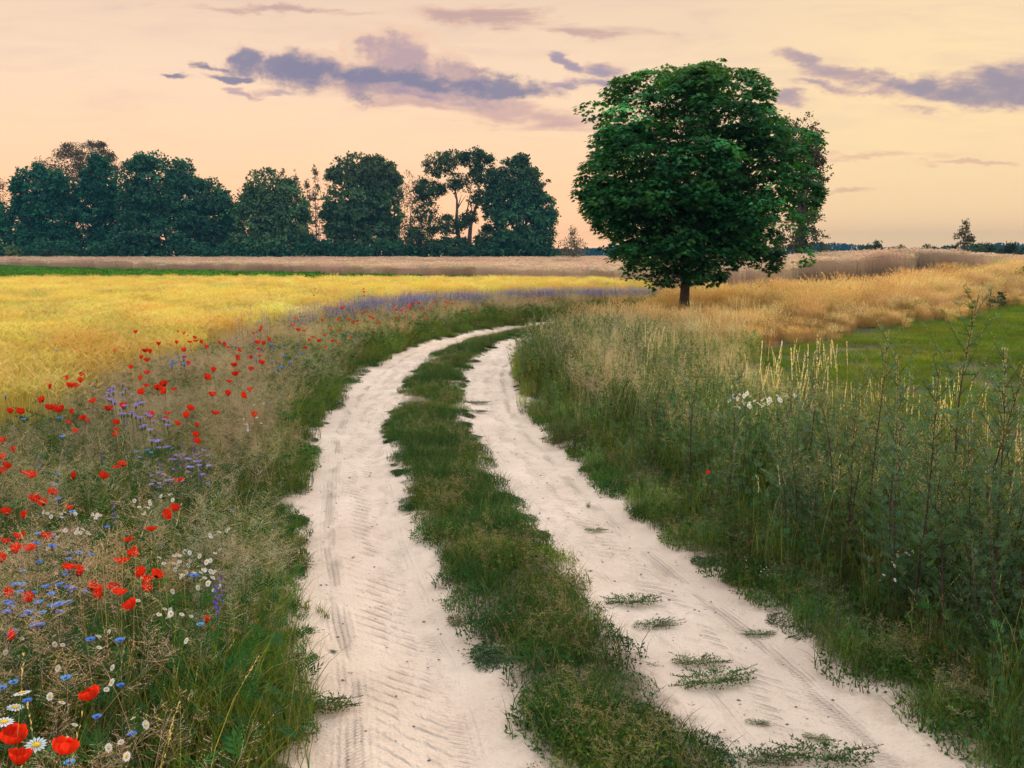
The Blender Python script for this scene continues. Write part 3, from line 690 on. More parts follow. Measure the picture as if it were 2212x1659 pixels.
    # middle strip
    def m(X, Y):
        o, _ = track(X, Y); return np.abs(o + 0.0 + 0.10 * lump(X, Y, 1.3)) < 0.24 + 0.07 * lump(X + 5, Y, 2.6) + 0.13 * sst(Y, 4, 9)
    X1, Y1 = sample(-2.5, 2.5, 1.5, 12, 60, m); X2, Y2 = sample(-2.5, 14, 12, 42, 30, m)
    X = np.concatenate([X1, X2]); Y = np.concatenate([Y1, Y2]); l = lump(X, Y, 1.1); o, _ = track(X, Y)
    ix = np.where(l + rs.normal(size=len(X)) * 0.35 > 0.25, rs.randint(1, 3, len(X)), np.where(rnd(len(X)) < 0.5, 0, 3))
    scatter('middle_grass', [midp(i, i) for i in range(4)], X, Y, rnd(len(X), 0.55, 1.1) * (1 - 0.35 * sst(np.abs(o), 0.25, 0.5)), tints(len(X), (1, 1, 1), 0.15), idx=ix, zoff=-0.01)
    # low grassy fringe on both shoulders of the track
    def m(X, Y):
        o, _ = track(X, Y); a = np.abs(o); return (a > 1.42 + 0.11 * lump(X, Y, 2.2) + 0.04 * lump(X, Y, 7.0)) & (a < 2.05)
    X1, Y1 = sample(-5, 5, 1.5, 12, 60, m); X2, Y2 = sample(-5, 14, 12, 42, 26, m)
    X = np.concatenate([X1, X2]); Y = np.concatenate([Y1, Y2])
    scatter('shoulder_grass', [midp(i, i) for i in range(4)], X, Y, rnd(len(X), 0.5, 1.15), tints(len(X), (1.0, 1.05, 1.0), 0.15), zoff=-0.03)
    # grey green weeds between the dry grass and the rye
    X, Y = sample(2, 40, 30, 66, 3.0, lambda X, Y: (~inpoly(X, Y, BAND)) & (~inpoly(X, Y, RYE)) & (~inpoly(X, Y, BARLEY)) & (~inpoly(X, Y, MEADOW)) & (track(X, Y)[0] > 1.5))
    scatter('bank_weeds', [verge(11, 2), verge(12, 3), weedp(13, 2), airyp(5), dryp(2, 2)], X, Y, rnd(len(X), 0.9, 1.25), tints(len(X), (1.1, 1.05, 1.1), 0.12))
    # creeping mats along every edge of the ruts
    def m(X, Y):
        o, _ = track(X, Y); a = np.abs(o); return (np.abs(a - 1.44 - 0.08 * lump(X, Y, 3.0)) < 0.09) | ((np.abs(a - (0.30 + 0.10 * sst(Y, 4, 9))) < 0.07))
    X1, Y1 = sample(-4, 4, 1.5, 12, 48, m); X2, Y2 = sample(-4, 14, 12, 40, 22, m)
    X = np.concatenate([X1, X2]); Y = np.concatenate([Y1, Y2])
    scatter('knotgrass_mats', [matp(i, i) for i in range(4)], X, Y, rnd(len(X), 0.3, 0.72), tints(len(X), (1.15, 1.1, 1.1), 0.2), zoff=-0.045, tilt=0.03)
build_stuff()

# ------------------------------------------------------------------ trees
def limbs(g, base, targets, r0, bend=0.15, col=(0.07, 0.06, 0.05), split=0.3, m=5):
    """limbs leave the trunk at different heights and reach the crown's lobes"""
    base = np.array(base); T = np.array(targets); n = len(T); k = 7
    t = np.linspace(0, 1, k)[None, :, None]
    axis = T.mean(0) - base
    st = base + axis * rnd(n, split * 0.6, split * 1.5)[:, None]
    mid = st * 0.45 + T * 0.55 + np.array([0, 0, 1]) * np.linalg.norm(T - st, axis=1)[:, None] * 0.08 + dirs(n) * np.linalg.norm(T - st, axis=1)[:, None] * bend * 0.5
    P = st[:, None] * (1 - t) ** 2 + 2 * mid[:, None] * t * (1 - t) + T[:, None] * t ** 2
    ln = np.linalg.norm(T - st, axis=1); rr = r0 * (0.35 + 0.5 * ln / ln.max())
    g.tube(P, rr[:, None] * (1 - 0.85 * np.linspace(0, 1, k)[None]), np.tile(np.array(col), (n, k, 1)), m)
    return P
def trunk_tube(g, base, top, r, col=(0.07, 0.06, 0.05), m=8, flare=1.5):
    k = 9; t = np.linspace(0, 1, k); P = base[None] * (1 - t)[:, None] + top[None] * t[:, None]
    P[:, 0] += 0.25 * r * np.sin(t * 5); P[:, 1] += 0.2 * r * np.cos(t * 4)
    rr = r * (1 - 0.75 * t); rr[0] *= flare; rr[1] *= 1.05
    g.tube(P[None], rr[None], np.tile(np.array(col), (1, k, 1)), m)

def crown_points(blobs, n, shell=(0.6, 1.05), rough=0.14):
    """points near the surface of a union of ellipsoids, plus outward directions"""
    Cb = np.array([b[0] for b in blobs]); Rb = np.array([b[1] for b in blobs])
    wt = (Rb[:, 0] * Rb[:, 2]) ; wt = wt / wt.sum()
    i = rs.choice(len(blobs), int(n * 1.8), p=wt); d = dirs(len(i)); d[:, 2] = np.where(d[:, 2] < -0.5, d[:, 2] * 0.6, d[:, 2]); d = nrm(d)
    q = 1 + rough * (np.sin(d[:, 0] * 7 + i) + np.sin(d[:, 1] * 8 + 2 * i) + np.sin(d[:, 2] * 9 + 3 * i)) / 1.7
    s_ = rnd(len(i), *shell) ** 0.8
    P = Cb[i] + Rb[i] * d * (s_ * q)[:, None]
    inside = np.zeros(len(P), bool)
    for c_, r_ in zip(Cb, Rb):
        e = (((P - c_) / r_) ** 2).sum(1); inside |= e < 0.30
    k = ~inside; return P[k][:n], nrm(d[k][:n] * Rb[i][k][:n])

def bg_tree(x, base_y_m, D, px_blobs, leaf=0.60, per=12, nclus=None, cols=(0.026, 0.085, 0.042), trunk_r=0.45, depth=0.8, cr=0.95, label='', cat='tree', group=None, name='broadleaf_tree', shell=(0.6, 1.05), limb_n=7, tall_trunk=0.55, split=0.3, rough=0.14, warm=None, dens=1.0, stems=None):
    s_ = mpp(D); X0 = pixd(x, HZ, D)[0]; Zb = float(hill(X0, D)) - 0.2; O = np.array([X0, D, Zb])
    bl = []
    for (bx, by, rx, ry) in px_blobs:
        c_ = pixd(bx, by, D); bl.append((c_ - O + np.array([0, rnd(1, -0.3, 0.3)[0] * rx * s_, 0]), np.array([rx * s_, min(rx * s_ * depth, 6), ry * s_])))
    big = [b for b in bl if b[1][0] > 3.2]
    for b in big:                                       # secondary lobes give each crown a lumpy outline
        for _ in range(4):
            dd = nrm(rs.normal(size=3) * np.array([1, 0.6, 1]) + np.array([0, 0, 0.2])); q = rnd(1, 0.24, 0.38)[0]
            bl.append((b[0] + b[1] * dd * 0.86, b[1] * q))
    bl = [(b[0], b[1] * 0.92) if b[1][0] > 3.2 else b for b in bl]
    area = sum(b[1][0] * b[1][2] for b in bl)
    n = nclus or int(area * 8.0 * dens)
    P, N = crown_points(bl, n, shell, rough)
    ic = rs.randint(0, len(bl), int(n * 0.75)); dd = dirs(len(ic)); Cb_ = np.array([b[0] for b in bl]); Rb_ = np.array([b[1] for b in bl])
    P = np.concatenate([P, Cb_[ic] + Rb_[ic] * dd * rnd(len(ic), 0.1, 0.7)[:, None]]); N = np.concatenate([N, dd]); n = len(P)
    m = n * per; i = np.repeat(np.arange(n), per)
    Q = P[i] + dirs(m) * (cr * rnd(m, 0.1, 1.0))[:, None] * np.array([1, 1, 0.7])
    g = Geo(); cb = cv(np.array(cols) * np.array([1.6, 1.5, 1.5]) * rnd(1, 0.78, 1.3)[0], n, 0.26)
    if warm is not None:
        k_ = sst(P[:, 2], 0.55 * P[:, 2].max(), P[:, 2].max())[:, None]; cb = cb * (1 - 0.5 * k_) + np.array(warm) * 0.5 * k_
    Cc = np.clip(cb[i] * (1 + rs.normal(size=(m, 1)) * 0.15), 0.003, 1)
    g.kites(Q, nrm(N[i] * 0.8 + dirs(m) + np.array([0, 0, -0.15])), nrm(N[i] * 1.5 + np.array([0, 0, 0.7]) + 0.6 * dirs(m)), rnd(m, 0.6, 1.3) * leaf, rnd(m, 0.7, 1.3) * leaf * 0.75, Cc)
    gt = Geo(); hgt = max(b[0][2] + b[1][2] for b in bl)
    if stems:
        for sx_, sz_ in stems:
            t_ = np.linspace(0, 1, 9)[:, None]; Pq = np.array([sx_, 0.4, 0]) * t_ ** 0.8 + np.array([0.5, 0, sz_]) * t_ + np.array([0.3, 0, 0]) * np.sin(t_ * 9)
            gt.tube(Pq[None], (trunk_r * 1.25 * (1 - 0.75 * t_.ravel()))[None], np.tile(np.array((0.07, 0.06, 0.05)), (1, 9, 1)), 7)
            Tq = Pq[rs.randint(4, 9, 9)]; Eq = Tq + rs.normal(size=(9, 3)) * np.array([1.7, 1.2, 0.8]) + np.array([0, 0, 2.2]); u2 = np.linspace(0, 1, 5)[None, :, None]
            gt.tube(Tq[:, None] * (1 - u2) + Eq[:, None] * u2 + np.array([0, 0, 0.5]) * u2 * (1 - u2), np.tile(np.linspace(0.16, 0.03, 5), (9, 1)), np.tile(np.array((0.07, 0.06, 0.05)), (9, 5, 1)), 5)
    else: trunk_tube(gt, np.zeros(3), np.array([0.3, 0, hgt * tall_trunk]), trunk_r)
    T = np.array([b[0] for b in bl]); T = T[rs.choice(len(T), max(limb_n, len(T)))] + rs.normal(size=(max(limb_n, len(T)), 3)) * 0.12 * hgt * np.array([0.5, 0.4, 0.5])
    T[:, 2] = np.maximum(T[:, 2], hgt * 0.35)
    if stems: T = T[:3]
    limbs(gt, np.array([0, 0, hgt * (0.3 if stems else 0.06)]), T, trunk_r * 0.42, 0.3, split=split)
    return thing(name, [('crown', g.mesh('tree_crown', M_TREE)), ('trunk', gt.mesh('tree_trunk', M_BARK))], O, 0, 1, label, cat, group)

def build_tree_line():
    G_ = 'trees along the far side of the rye field'
    T = [
      dict(x=-25, D=206, b=[(-25, 470, 40, 55), (-35, 520, 45, 40)], l='dark tree cut off by the left edge of the picture'),
      dict(x=85, D=200, b=[(75, 425, 52, 62), (45, 490, 48, 62), (110, 480, 55, 70), (80, 520, 80, 38), (128, 395, 22, 28)], l='broad dark tree near the left end of the tree line, below the airy poplar'),
      dict(x=215, D=203, b=[(222, 390, 42, 48), (200, 450, 50, 60), (235, 480, 40, 70), (205, 520, 62, 38), (190, 412, 25, 30)], l='narrow topped dark tree between the broad left tree and the tall round tree'),
      dict(x=338, D=198, b=[(335, 400, 72, 62), (300, 455, 48, 60), (385, 450, 50, 70), (340, 500, 84, 55), (320, 355, 28, 20), (395, 385, 28, 40)], l='tallest round crowned tree in the left half of the tree line', c=(0.026, 0.088, 0.050)),
      dict(x=455, D=202, b=[(455, 430, 48, 40), (440, 480, 54, 50), (480, 480, 46, 55), (455, 525, 62, 30)], l='low rounded tree between two taller round trees', c=(0.032, 0.092, 0.048)),
      dict(x=585, D=197, b=[(575, 415, 52, 48), (620, 440, 46, 52), (560, 470, 58, 55), (610, 490, 58, 58), (580, 525, 80, 30)], l='rounded grey green tree in front of the spindly birches', c=(0.044, 0.105, 0.050), w=(0.09, 0.12, 0.05)),
      dict(x=785, D=200, b=[(765, 375, 50, 40), (815, 385, 42, 42), (770, 440, 66, 60), (825, 450, 44, 70), (785, 505, 80, 48), (745, 480, 45, 50)], l='large square shouldered tree right of the spindly birches', c=(0.034, 0.080, 0.036), w=(0.08, 0.075, 0.04)),
      dict(x=1120, D=194, b=[(1112, 385, 40, 44), (1140, 420, 46, 48), (1085, 440, 40, 55), (1165, 455, 42, 40), (1120, 490, 72, 55), (1170, 505, 30, 42), (1110, 530, 75, 26)], l='full dark tree at the right end of the tree line', c=(0.024, 0.078, 0.038), w=(0.06, 0.07, 0.035)),
    ]
    for t in T:
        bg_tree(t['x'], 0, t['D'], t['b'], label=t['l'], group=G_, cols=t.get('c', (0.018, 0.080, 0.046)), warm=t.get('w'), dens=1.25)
    # open tree with two visible leading stems
    bg_tree(1000, 0, 196, [(945, 360, 30, 26), (975, 345, 26, 20), (1030, 345, 32, 24), (930, 410, 32, 22), (990, 395, 26, 20), (1050, 385, 34, 26), (915, 455, 28, 40), (1035, 430, 22, 20), (965, 490, 38, 22), (1010, 470, 20, 16), (1065, 440, 26, 32), (905, 520, 38, 32), (970, 535, 60, 20), (1060, 525, 34, 34)],
            leaf=0.42, label='open tree with sky showing between its two dark leading stems', group=G_, cols=(0.034, 0.070, 0.028), dens=1.9, cr=0.8, trunk_r=0.5, limb_n=4, split=0.45, tall_trunk=0.6, stems=((-2.2, 15.5), (2.9, 16.5)))
    bg_tree(885, 0, 212, [(882, 415, 20, 40), (870, 470, 22, 50), (895, 500, 20, 45), (905, 400, 14, 20), (880, 535, 34, 18)], leaf=0.34, per=9, dens=0.65, label='thin see-through tree in the gap left of the open two stemmed tree', group=G_, cols=(0.05, 0.052, 0.026), trunk_r=0.2, name='slender_tree', limb_n=12)
    bg_tree(158, 0, 222, [(160, 350, 62, 34), (105, 375, 44, 34), (215, 365, 44, 36), (170, 400, 62, 34), (130, 420, 50, 30), (180, 330, 46, 22), (215, 330, 34, 20)], leaf=0.36, per=7, dens=1.1, rough=0.25, label='tall airy poplar showing above the left end of the tree line', group=G_, cols=(0.085, 0.07, 0.045), trunk_r=0.35, name='poplar_tree', limb_n=26, cr=0.8)
    bg_tree(-5, 0, 222, [(-2, 425, 20, 32), (5, 400, 12, 16)], leaf=0.34, per=7, dens=0.6, label='thin brownish tree top at the left edge of the picture', group=G_, cols=(0.09, 0.07, 0.045), trunk_r=0.2, name='slender_tree', limb_n=10)
    for j, (x, top, w_, l) in enumerate([(268, 345, 9, 'thin pointed birch top between the airy poplar and the tall round tree'), (400, 352, 12, 'thin birch top over the right shoulder of the tall round tree'), (430, 378, 12, 'small birch top showing right of the tall round tree'), (557, 362, 8, 'slim birch spire over the left side of the rounded grey green tree'), (612, 362, 12, 'tallest slim birch spire over the rounded grey green tree'), (640, 372, 12, 'slim birch right of the rounded grey green tree'), (665, 388, 14, 'slim birch in the middle of the birch group'), (683, 360, 13, 'pointed slim birch in the gap before the large square shouldered tree'), (708, 372, 12, 'slim birch touching the large square shouldered tree'), (862, 378, 12, 'slim birch top right of the large square shouldered tree')]):
        bl = [(x + (k % 2 - 0.5) * 6, top + 12 + k * 26, w_ * (0.4 + 0.16 * k), 17) for k in range(7)]
        bg_tree(x, 0, 224 + j % 3, bl, leaf=0.32, per=9, dens=0.9, label=l, group='birches behind the tree line', cols=(0.055, 0.068, 0.038), trunk_r=0.14, name='birch_tree', limb_n=8, cr=0.6, tall_trunk=0.9)
    # low growth under the trees
    for j, (x, y, rx, ry, l) in enumerate([(28, 546, 16, 16, 'pale green bush in front of the trees at the far left'), (102, 548, 17, 13, 'bush at the foot of the broad left tree'), (270, 546, 50, 14, 'dark bush under the gap left of the tall round tree'), (420, 546, 40, 14, 'dark bush under the low rounded tree'), (520, 544, 36, 18, 'dark bush between the low rounded tree and the grey green tree'), (680, 535, 40, 24, 'dark bush under the slim birches'), (865, 542, 40, 16, 'dark bush under the thin see-through tree'), (1200, 548, 34, 9, 'low dark bush left of the small lone birch')]):
        bg_tree(x, 0, 190 if j < 2 else 196, [(x, y, rx, ry), (x + rx * 0.4, y + 4, rx * 0.7, ry * 0.8)], leaf=0.34, label=l, cat='bush', group='bushes at the foot of the tree line', cols=(0.06, 0.10, 0.035) if j < 1 else (0.026, 0.056, 0.036), trunk_r=0.08, name='bush', limb_n=5, cr=0.6, dens=2.0)
    g = Geo(); n = 5200; D = rnd(n, 192, 200); x = rnd(n, -60, 1205); top = 530 + 7 * np.sin(x / 23.0) + 5 * np.sin(x / 9.0 + 1)
    P = np.array([pixd(a, HZ, b) for a, b in zip(x, D)]); hh = (HZ - top) * D / F + 1.4; P[:, 2] = hill(P[:, 0], P[:, 1]) + hh * rnd(n) ** 0.8
    i = np.repeat(np.arange(n), 5); m = len(i); Q = P[i] + dirs(m) * 0.7
    g.kites(Q, dirs(m) + np.array([0, -0.3, 0]), dirs(m) + np.array([0, -0.5, 0.8]), rnd(m, 0.5, 0.9), rnd(m, 0.35, 0.6), cv((0.032, 0.105, 0.055), n, 0.22)[i])
    link('undergrowth', g.mesh('undergrowth', M_TREE), kind='stuff')
    # lone trees right of the line
    bg_tree(1238, 0, 170, [(1238, 500, 9, 14), (1238, 520, 20, 16), (1225, 535, 24, 16), (1252, 535, 16, 20), (1240, 548, 30, 9)], leaf=0.26, per=8, dens=1.5, cr=0.6, label='small pink tinted birch standing alone between the tree line and the maple', cols=(0.085, 0.085, 0.05), trunk_r=0.12, name='birch_tree', limb_n=10, tall_trunk=0.9)
    bg_tree(1722, 0, 96, [(1725, 320, 42, 56), (1752, 310, 26, 40), (1700, 300, 40, 40), (1740, 385, 40, 44), (1765, 420, 16, 24), (1735, 460, 44, 40), (1725, 515, 56, 38), (1760, 345, 20, 30)], leaf=0.26, per=12, dens=2.6, cr=0.5, label='dark spruce like tree half hidden behind the right side of the maple', cols=(0.045, 0.055, 0.028), warm=(0.12, 0.07, 0.03), trunk_r=0.3, name='spruce_tree', limb_n=20, tall_trunk=0.9, rough=0.3)
    bg_tree(2083, 0, 118, [(2086, 484, 5, 10), (2085, 498, 10, 10), (2086, 512, 14, 10), (2068, 510, 7, 12), (2096, 515, 9, 10), (2080, 524, 15, 7)], leaf=0.22, per=9, dens=4.0, cr=0.35, label='small lone birch rising above the dark bushes near the right edge', cols=(0.06, 0.06, 0.03), trunk_r=0.09, name='birch_tree', limb_n=12, tall_trunk=0.95)
    for (x, D, bl, l) in [(1795, 150, [(1795, 548, 32, 7)], 'low bush at the foot of the spruce like tree'), (1850, 140, [(1850, 548, 22, 8), (1862, 543, 10, 8)], 'low bush left of the pointed bush above the rye field'), (1888, 135, [(1885, 542, 20, 14), (1893, 530, 8, 12)], 'pointed dark bush above the rye field'),
                          (1935, 140, [(1930, 546, 24, 9), (1942, 538, 8, 8)], 'low dark bush right of the pointed bush'), (1995, 125, [(1985, 546, 24, 10), (2003, 540, 14, 12), (2020, 548, 16, 8)], 'dark bush with a ragged top left of the lone birch'),
                          (2058, 112, [(2050, 546, 18, 12), (2062, 542, 12, 12)], 'dark bush just left of the lone birch'), (2110, 100, [(2105, 545, 30, 18), (2130, 542, 18, 16), (2090, 552, 20, 12)], 'large dark bush under the lone birch'),
                          (2180, 105, [(2170, 545, 24, 14), (2195, 548, 26, 14), (2180, 535, 10, 10)], 'wide dark bush at the right edge beyond the dry grass')]:
        bg_tree(x, 0, D, bl, leaf=0.24, per=10, dens=5.0, cr=0.4, label=l, cat='bush', group='dark bushes beyond the rye field', cols=(0.030, 0.050, 0.026), trunk_r=0.06, name='bush', limb_n=6)
    for (x, y, D, bl, l, c_) in [(2145, 660, 36, [(2145, 655, 22, 22), (2130, 668, 16, 14)], 'round dark bush at the foot of the dry grass bank', (0.03, 0.055, 0.02)), (1955, 640, 31, [(1955, 668, 40, 16), (1925, 680, 24, 10)], 'low yellow green bush in the dry grass bank', (0.10, 0.13, 0.02)),
                                 (2105, 620, 40, [(2105, 628, 26, 14), (2085, 636, 18, 12)], 'olive bush high on the dry grass bank', (0.08, 0.085, 0.025)), (2200, 600, 46, [(2200, 598, 26, 18), (2225, 606, 24, 20)], 'dark green bush in the bank at the right edge', (0.04, 0.07, 0.02)),
                                 (1452, 715, 24, [(1445, 712, 26, 24), (1468, 722, 20, 24), (1430, 728, 16, 16)], 'bright green bushy weed below the maple trunk', (0.10, 0.16, 0.02))]:
        bg_tree(x, 0, D, bl, leaf=0.09, per=10, dens=38, cr=0.16, label=l, cat='bush', cols=c_, trunk_r=0.02, name='bush', limb_n=8)
build_tree_line()

def build_far_wood():
    """blue wood on the horizon, one mass"""
    g = Geo(); D0 = 900
    for i in range(420):
        D = D0 + rnd(1, 0, 60)[0]; x = rnd(1, 1120, 2330)[0]
        s_ = mpp(D); top = 531 + 4 * math.sin(x / 60.0) + rs.normal() * 2.2 + (4 if x < 1320 else 0) + (3 if 1900 < x < 2010 else 0)
        c_ = pixd(x, top, D); h = c_[2] - 0.7; n = 130
        z = rnd(n) ** 0.8; r = (1 - z) * rnd(1, 2.6, 4.6)[0] + 0.5
        a = rnd(n, 0, 2 * PI); Q = np.stack([c_[0] + r * np.cos(a), D + r * np.sin(a), 0.7 + z * h], 1)
        g.kites(Q, nrm(np.stack([np.cos(a), np.sin(a), -0.3 + 0 * a], 1) + 0.5 * dirs(n)), dirs(n) + np.array([0, -0.5, 0.5]), rnd(n, 1.3, 2.6), rnd(n, 1.2, 2.2), cv((0.022, 0.045, 0.032), n, 0.25))
    link('far_wood', g.mesh('far_wood', M_TREE), kind='stuff')
build_far_wood()

def build_maple():
    D = 29.5; s_ = mpp(D); X0 = pixd(1478, HZ, D)[0]; O = np.array([X0, D, float(hill(X0, D)) - 0.1])
    B = [(1495, 356, 232, 204, 1.0), (1485, 500, 168, 104, 1.0), (1618, 420, 112, 135, 1.0), (1374, 388, 88, 118, 1.0), (1415, 562, 80, 44, 1.0), (1585, 550, 96, 40, 1.0),
         (1690, 548, 36, 18, 1.0), (1470, 576, 62, 24, 1.0), (1330, 225, 34, 46, 1.2), (1405, 196, 50, 42, 1.2), (1565, 192, 60, 42, 1.2), (1485, 180, 62, 40, 1.2)]
    bl = [(pixd(x, y, D) - O + np.array([0, (rnd(1, -0.3, 0.3)[0]) * (k > 1), 0]), np.array([rx * s_, rx * s_ * dp_, ry * s_])) for k, (x, y, rx, ry, dp_) in enumerate(B)]
    bl = [(c_ + np.array([-0.06, 0, -0.10]), r_ * 0.905) for c_, r_ in bl]
    # boughs: flattened lobes near the crown's surface, their shoots on the upper and outer side
    Lp, Ln = crown_points(bl, 300, (0.80, 0.96), 0.10); nl = len(Lp); k = rs.randint(9, 17, nl); li = np.repeat(np.arange(nl), k)
    dd = nrm(dirs(len(li)) + Ln[li] * 0.55 + np.array([0, 0, 0.30])); rl = rnd(nl, 0.38, 0.66)
    P = Lp[li] + dd * rl[li][:, None] * np.array([1, 1, 0.62]); N = nrm(dd + Ln[li] * 0.5)
    q = dirs(1700) * (rnd(1700, 0.1, 0.95) ** 0.6)[:, None] * np.array([2.95, 2.6, 2.75]) + np.array([0, 0, 4.2]); P = np.concatenate([P, q]); N = np.concatenate([N, nrm(q - np.array([0, 0, 3.5]))])
    # the underside is open round the trunk
    k = ~((P[:, 2] < 1.5) & (np.hypot(P[:, 0], P[:, 1]) < 0.25)); P, N = P[k], N[k]
    # loose shoots breaking the outline
    e = rs.choice(len(P), 150); P = np.concatenate([P, P[e] + N[e] * rnd(150, 0.15, 0.42)[:, None] * np.array([1, 1, 1.1])]); N = np.concatenate([N, N[e]])
    n = len(P); per = rs.randint(9, 17, n); per[-150:] = 7
    i = np.repeat(np.arange(n), per); m = len(i)
    d = nrm(dirs(m) + N[i] * 0.6 + np.array([0, 0, 0.45])); cr = np.where(i >= n - 150, 0.13, 0.27)
    Q = P[i] + d * (cr * rnd(m, 0.5, 1.0))[:, None] * np.array([1, 1, 0.55])
    tip = nrm(d * np.array([1, 1, 0]) + 0.4 * dirs(m) + np.array([0, 0, -0.45])); up_ = nrm(d + np.array([0, 0, 0.9]) + 0.35 * dirs(m))
    an = np.radians([0, 20, 44, 68, 95, 125, 152, 180, 208, 235, 265, 292, 316, 340]); rr = np.array([.62, .27, .54, .26, .48, .24, .34, .38, .34, .24, .48, .26, .54, .27])
    px = 0.4 + rr * np.cos(an); py = rr * np.sin(an); tv = np.concatenate([[[0.4, 0, 0]], np.stack([px, py, -0.22 * np.abs(py)], 1)])
    tf = [(0, 1 + a, 1 + (a + 1) % 14) for a in range(14)]
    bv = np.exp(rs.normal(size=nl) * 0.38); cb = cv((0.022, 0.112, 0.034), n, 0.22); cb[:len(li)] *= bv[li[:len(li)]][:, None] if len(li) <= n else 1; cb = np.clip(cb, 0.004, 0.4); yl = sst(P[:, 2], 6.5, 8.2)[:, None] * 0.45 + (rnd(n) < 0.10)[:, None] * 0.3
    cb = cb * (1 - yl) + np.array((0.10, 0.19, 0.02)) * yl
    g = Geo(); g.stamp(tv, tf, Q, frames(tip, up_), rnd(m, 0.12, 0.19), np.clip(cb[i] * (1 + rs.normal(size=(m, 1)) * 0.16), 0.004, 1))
    gt = Geo(); trunk_tube(gt, np.array([0, 0, -0.1]), np.array([0.1, 0, 6.6]), 0.17, flare=1.35, m=12)
    T = P[rs.choice(n - 150, 46)] * 0.9; T[:, 2] = np.maximum(T[:, 2], 1.9)
    for a, b in ((0, 16), (16, 32), (32, 46)):
        q = T[a:b:2]; hh = [1.3, 2.2, 3.4][a // 16]
        st = np.array([0.02 * hh, 0, hh]); limbs(gt, st, q, 0.05, 0.35, split=0.02, m=6)
    # thin twigs out to every leaf cluster
    ti = rs.choice(n, 700); q = P[ti]; st = np.stack([q[:, 0] * 0.55, q[:, 1] * 0.55, 1.6 + (q[:, 2] - 1.6) * 0.75], 1); t = np.linspace(0, 1, 4)[None, :, None]
    gt.tube(st[:, None] * (1 - t) + q[:, None] * t + np.array([0, 0, 0.12]) * t * (1 - t), np.tile(np.array([0.014, 0.010, 0.007, 0.003]), (700, 1)), np.tile(np.array((0.07, 0.06, 0.05)), (700, 4, 1)))
    thing('maple_tree', [('crown', g.mesh('maple_crown', M_MAPLE)), ('trunk', gt.mesh('maple_trunk', M_BARK))], O, 0, 1, 'large round maple with dense dark green leaves standing alone in the dry grass', 'tree')
build_maple()

# ------------------------------------------------------------------ flowers: each one an object
def petal(g, a, Rr, H, width, base, col, dark, tilt=0, ruf=0.05, nu=13, nv=7, z0=0.6, ph=0.0, close=0):
    u_ = np.linspace(-1, 1, nu)[:, None]; v_ = np.linspace(0, 1, nv)[None]
    ang = a + u_ * width * (0.35 + 0.65 * np.sin(v_ * 1.9)); r = Rr * np.sin(v_ * (1.45 if close == 0 else 1.95)) * (1 - 0.18 * u_ ** 2 * v_) * (1 + ruf * np.sin(u_ * 9 + ph) * v_ ** 2)
    z = H * v_ ** 1.4 * (1 - 0.12 * u_ ** 2) + 0.0022 * np.sin(u_ * 8 + ph) * v_ ** 2
    V = np.stack([r * np.cos(ang), r * np.sin(ang), z + 0 * ang], -1)
    c = np.where((v_ < 0.22)[..., None], np.array(dark), np.array(col)) * np.ones((nu, nv, 1)) * (0.72 + 0.38 * np.abs(u_) + 0.14 * np.sin(u_ * 14 + ph))[..., None]
    i = (np.arange(nu - 1)[:, None] * nv + np.arange(nv - 1)[None]).ravel()
    return V.reshape(-1, 3), c.reshape(-1, 3), np.stack([i, i + 1, i + nv + 1, i + nv], 1)
def rotmat(rx, ry, rz=0): return np.array(Euler((rx, ry, rz)).to_matrix())
def curved_stem(top, r=0.0013, col=(0.07, 0.11, 0.04), bend=0.04):
    g = Geo(); t = np.linspace(0, 1, 7)[:, None]; P = np.array([bend * 1.2, -bend, 0]) * (t * (1 - t) * 2.2) + np.array([0, 0, top]) * t
    g.tube(P[None], np.full((1, 7), r) * np.linspace(1.5, 1, 7)[None], np.tile(np.array(col), (1, 7, 1)), 5); return g
RED = (0.74, 0.040, 0.012)
